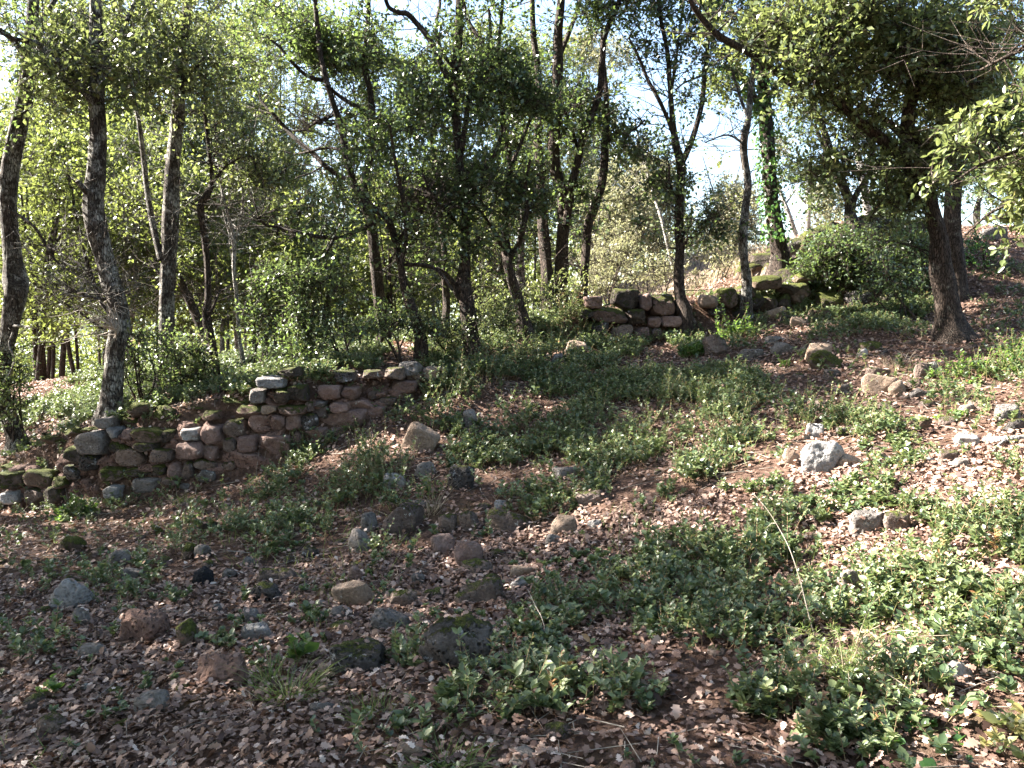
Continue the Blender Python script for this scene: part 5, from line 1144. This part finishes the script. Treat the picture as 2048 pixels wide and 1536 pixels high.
def tuft(name, label, px, py, r, h, n_, leaf, cat='grass tuft', bend=.5):
    g_ = ray_ground([px], [py])[0]
    a = R.uniform(0, 2 * math.pi, n_); rr = r * R.random(n_)
    B = np.column_stack([g_[0] + np.cos(a) * rr, g_[1] + np.sin(a) * rr, np.zeros(n_)]); B[:, 2] = ground(B[:, 0], B[:, 1])
    d = np.column_stack([np.cos(a), np.sin(a), np.zeros(n_)]) * R.uniform(.1, 1, (n_, 1)) * bend; d[:, 2] = 1; d = unit(d)
    hh = h * R.uniform(.25, 1.25, n_); d = unit(d + R.normal(0, .28, d.shape) * [1, 1, .3]); sd_ = unit(np.cross(d, R.normal(size=(n_, 3)))) * .0022
    pts = []
    for t in (0, .35, .7, 1):
        c = B + d * (hh * t)[:, None] + np.column_stack([np.cos(a), np.sin(a), -.6 * np.ones(n_)]) * (hh * t * t * .35 * bend * 1.4)[:, None]
        wd = (1 - t) * 1 + .08
        pts += [c - sd_ * wd, c + sd_ * wd]
    V = np.stack(pts, 1).reshape(-1, 3)
    f = np.array([[0,1,3,2],[2,3,5,4],[4,5,7,6]]); f = (f[None] + (np.arange(n_) * 8)[:, None, None]).reshape(-1, 4)
    mb = MB(); mb.add(V, f, 4, np.repeat(np.clip(R.normal(.4, .25, n_), 0, 1), 8))
    o = mb.build(name, M[leaf], g_); tag(o, label, cat); return o
tuft('grass_tuft','grass tuft with long arching blades, left of the dark rocks',575,1400,.12,.22,110,'grass',bend=1.0)
tuft('grass_tuft','dense green grass clump at the bottom edge',885,1535,.17,.10,260,'grass',bend=1.3)
tuft('grass_tuft','thin grass tuft below the broad-leaved seedling',540,1370,.08,.16,70,'grass')
tuft('grass_tuft','small grass tuft in the shade at the wall foot',370,1010,.08,.14,60,'grass')
tuft('grass_tuft','wispy grass in the sun at the bottom, left of centre',740,1440,.10,.12,90,'grass')
tuft('grass_tuft','dry pale grass tuft at the centre of the slope',860,1030,.12,.22,60,'straw')
tuft('grass_tuft','dry grass beside the stone heap',1790,735,.14,.16,80,'straw')
# dry grass on the sunny bank
n_ = 26000
x = R.uniform(.5, 9, n_); y = R.uniform(13.2, 26, n_); z = ground(x, y)
P = np.column_stack([x, y, z]); qx, qy, _ = proj(P)
k_ = (qx > 1120) & (qx < 1580) & (qy < 620) & (x / y > .03); P = P[k_]
mb = MB(); d = R.normal(0, .35, P.shape); d[:, 2] = 1; P = P[fbm(P * [1, 1, 0], 1.2, 2, 15) > -.1]; d = R.normal(0, .5, P.shape); d[:, 2] = 1; hh = R.uniform(.06, .26, len(P))
leaves(mb, P, d, R.normal(size=P.shape) + [0, -1, 0], hh, .012, OVAL4, np.clip(R.normal(.5, .25, len(P)), 0, 1), .5)
o = mb.build('dry_grass', M['straw']); tag(o, 'bleached dry grass on the sunny bank', 'grass', None, 'stuff')
n_ = 5200; P = scatter(n_, -4, 5, 2, 7); P = P[fbm(P * [1, 1, 0], 1.1, 2, 91) > .25]
mb = MB(); d = R.normal(0, .5, P.shape); d[:, 2] = 1
leaves(mb, P, d, R.normal(size=P.shape), R.uniform(.05, .16, len(P)), .004, OVAL4, np.clip(R.normal(.5, .3, len(P)), 0, 1), .4)
o = mb.build('grass', M['grass']); tag(o, 'sparse grass blades between the leaves', 'grass', None, 'stuff')

# wild asparagus: fine feathery stems
g_ = ray_ground([1690], [1370])[0]; rt = root('asparagus_plant', 'feathery yellow-green plant with fine needles, lower right', 'plant', g_)
sb = MB(); nb = MB()
tips = [(1570,1250),(1660,1262),(1775,1180),(1760,1250),(1840,1262),(1900,1270),(1600,1330),(1640,1400),(1790,1390),(1840,1395),(1700,1420),(1620,1290),(1730,1330),(1560,1380)]
for k, (tx, ty) in enumerate(tips):
    tip = at(tx, ty, g_[1] + R.uniform(-.3, .2)); mid = (g_ + tip) / 2 + [0, 0, .06 + .03 * R.random()]
    q = catmull(np.array([g_, mid, tip]), 8); tube(sb, q, np.linspace(.003, .0012, len(q)), 5, cap=False)
    u = R.uniform(.15, .85, 150); ii_ = (u * (len(q) - 1)).astype(int); c = q[ii_] + R.normal(0, .012, (150, 3))
    leaves(nb, c, rnd_dirs(150, .2), rnd_dirs(150), .028, .0022, OVAL4, np.clip(R.normal(.6, .2, 150), 0, 1), .2)
sb.build('stems', M['straw'], g_, rt); nb.build('needles', M['grass'], g_, rt)
# arching dry stem
def dry_stem(label, pts, r0=.004, side=()):
    gb = ray_ground([pts[0][0]], [pts[0][1]])[0]; Ys = gb[1] + np.linspace(0, .35, len(pts))
    P = at([p[0] for p in pts], [p[1] for p in pts], Ys); P[0, 2] = gb[2] - .02
    q = catmull(P, 6); mb = MB(); tube(mb, q, np.linspace(r0, r0 * .35, len(q)), 6)
    for (i, dx, dy) in side:
        a = q[i]; pa = proj(a[None]); B = at(pa[0][0] + dx, pa[1][0] + dy, a[1] + .02); tube(mb, np.array([a, (a + B) / 2 + [0, 0, .01], B]), [r0 * .5, r0 * .4, r0 * .2], 4)
    o = mb.build('dry_stem', M['twig'], gb, None, True); return tag(o, label, 'stem')
dry_stem('long pale dry stem arching up over the leafy patch', [(1634,1282),(1615,1220),(1600,1160),(1580,1100),(1560,1060),(1535,1020),(1505,985)], .0032, ((10, -14, 30), (26, -18, 8)))
dry_stem('thin bare stem bending down right of the flat-topped rock', [(1098,1290),(1085,1240),(1070,1210),(1056,1180)], .003)
dry_stem('orange-tan arched stem near the bottom right', [(1680,1488),(1720,1468),(1760,1456),(1800,1452)], .004)
dry_stem('forked dry twig in front of the leafy seedlings', [(1000,1392),(1030,1372),(1060,1360),(1110,1352)], .003, ((8, 16, -40),))
# fallen branch with its forked end, at right
gA = ray_ground([1968, 2010, 2060, 2120], [892, 890, 886, 880]); gA[:, 2] += .035
mb = MB(); q = catmull(gA, 5); tube(mb, q, np.linspace(.024, .017, len(q)), 10, .12, 3)
B = ray_ground([1985, 2012], [914, 893]); B[:, 2] += .03; tube(mb, catmull(np.array([B[1], (B[0] + B[1]) / 2 + [0, 0, .01], B[0]]), 4), np.linspace(.012, .005, 9), 8, .1, 4)
o = mb.build('fallen_branch', M['bark_p'], gA[0], None, True); tag(o, 'grey fallen branch with a forked end at the right edge', 'branch')
g_ = ray_ground([1934], [898])[0]; o = rock_obj('rock', g_ + [0, .04, .045], (.17, .15, .12), 'white', 4321, None, None, 5, .1, 0, .05)
tag(o, 'round white rock touching the tip of the fallen branch', 'rock', 'loose rocks on the slope')
# bare fine twigs crossing the trunks at left
mb = MB(); bA = at(232, 660, 8.4)
for k in range(26):
    a0 = at(R.uniform(150, 250), R.uniform(600, 680), 8.45); e = a0 + R.normal(0, .30, 3) * [1, .4, .6] + [-.1, 0, .02]; md = (a0 + e) / 2 + R.normal(0, .05, 3)
    tube(mb, catmull(np.array([a0, md, e]), 4), np.linspace(.005, .0015, 9), 4)
    tube(mb, catmull(np.array([bA, (bA + a0) / 2 + R.normal(0, .04, 3), a0]), 3), np.linspace(.007, .004, 7), 4)
bb = at(232, 680, 8.6); tube(mb, np.array([bA, bb]), [.008, .01], 5)
o = mb.build('dead_branch', M['twig'], bA, None, True); tag(o, 'tangle of bare grey twigs clinging to the thick oak trunk', 'branch')
mb = MB(); P = at([28,40,60,66], [652,652,654,654], [8.75,8.7,8.6,8.5]); tube(mb, catmull(P, 4), np.linspace(.016, .007, 13), 8, .1, 2)
P = at([26,18,28,22,4], [664,690,716,740,768], 8.7); tube(mb, catmull(P, 5), np.linspace(.011, .004, 21), 6)
o = mb.build('broken_branch', M['bark_p'], at(28, 652, 8.75), None, True); tag(o, 'short white broken branch on the leftmost trunk', 'branch')
# white rockrose blossom
g_ = at(1401, 783, float(ray_ground([1401], [800])[0][1])); mb = MB()
for k in range(5):
    a = k * 1.2566; d = np.array([[math.cos(a), -.35, math.sin(a)]]); leaves(mb, np.array([g_]), d, np.array([[0, -1, .2]]), .034, .036, OVAL6, .5)
m_, n_, l_, b_ = newmat('white_petal'); b_.inputs['Base Color'].default_value = (.82, .82, .80, 1); b_.inputs['Roughness'].default_value = .6
rtf = root('flower', 'single white blossom at the top edge of the leafy patch', 'flower', ray_ground([1401], [800])[0])
mb.build('petals', m_, np.array(rtf.location), rtf)
sb = MB(); tube(sb, np.array([np.array(rtf.location), (np.array(rtf.location) + g_) / 2 + [.01, 0, 0], g_]), [.002, .0018, .0015], 5); sb.build('stem', M['stem'], np.array(rtf.location), rtf)
tot = sum(len(o.data.polygons) for o in bpy.data.objects if o.type == 'MESH')
print('TOTAL POLYS', tot, 'OBJECTS', len(bpy.data.objects))
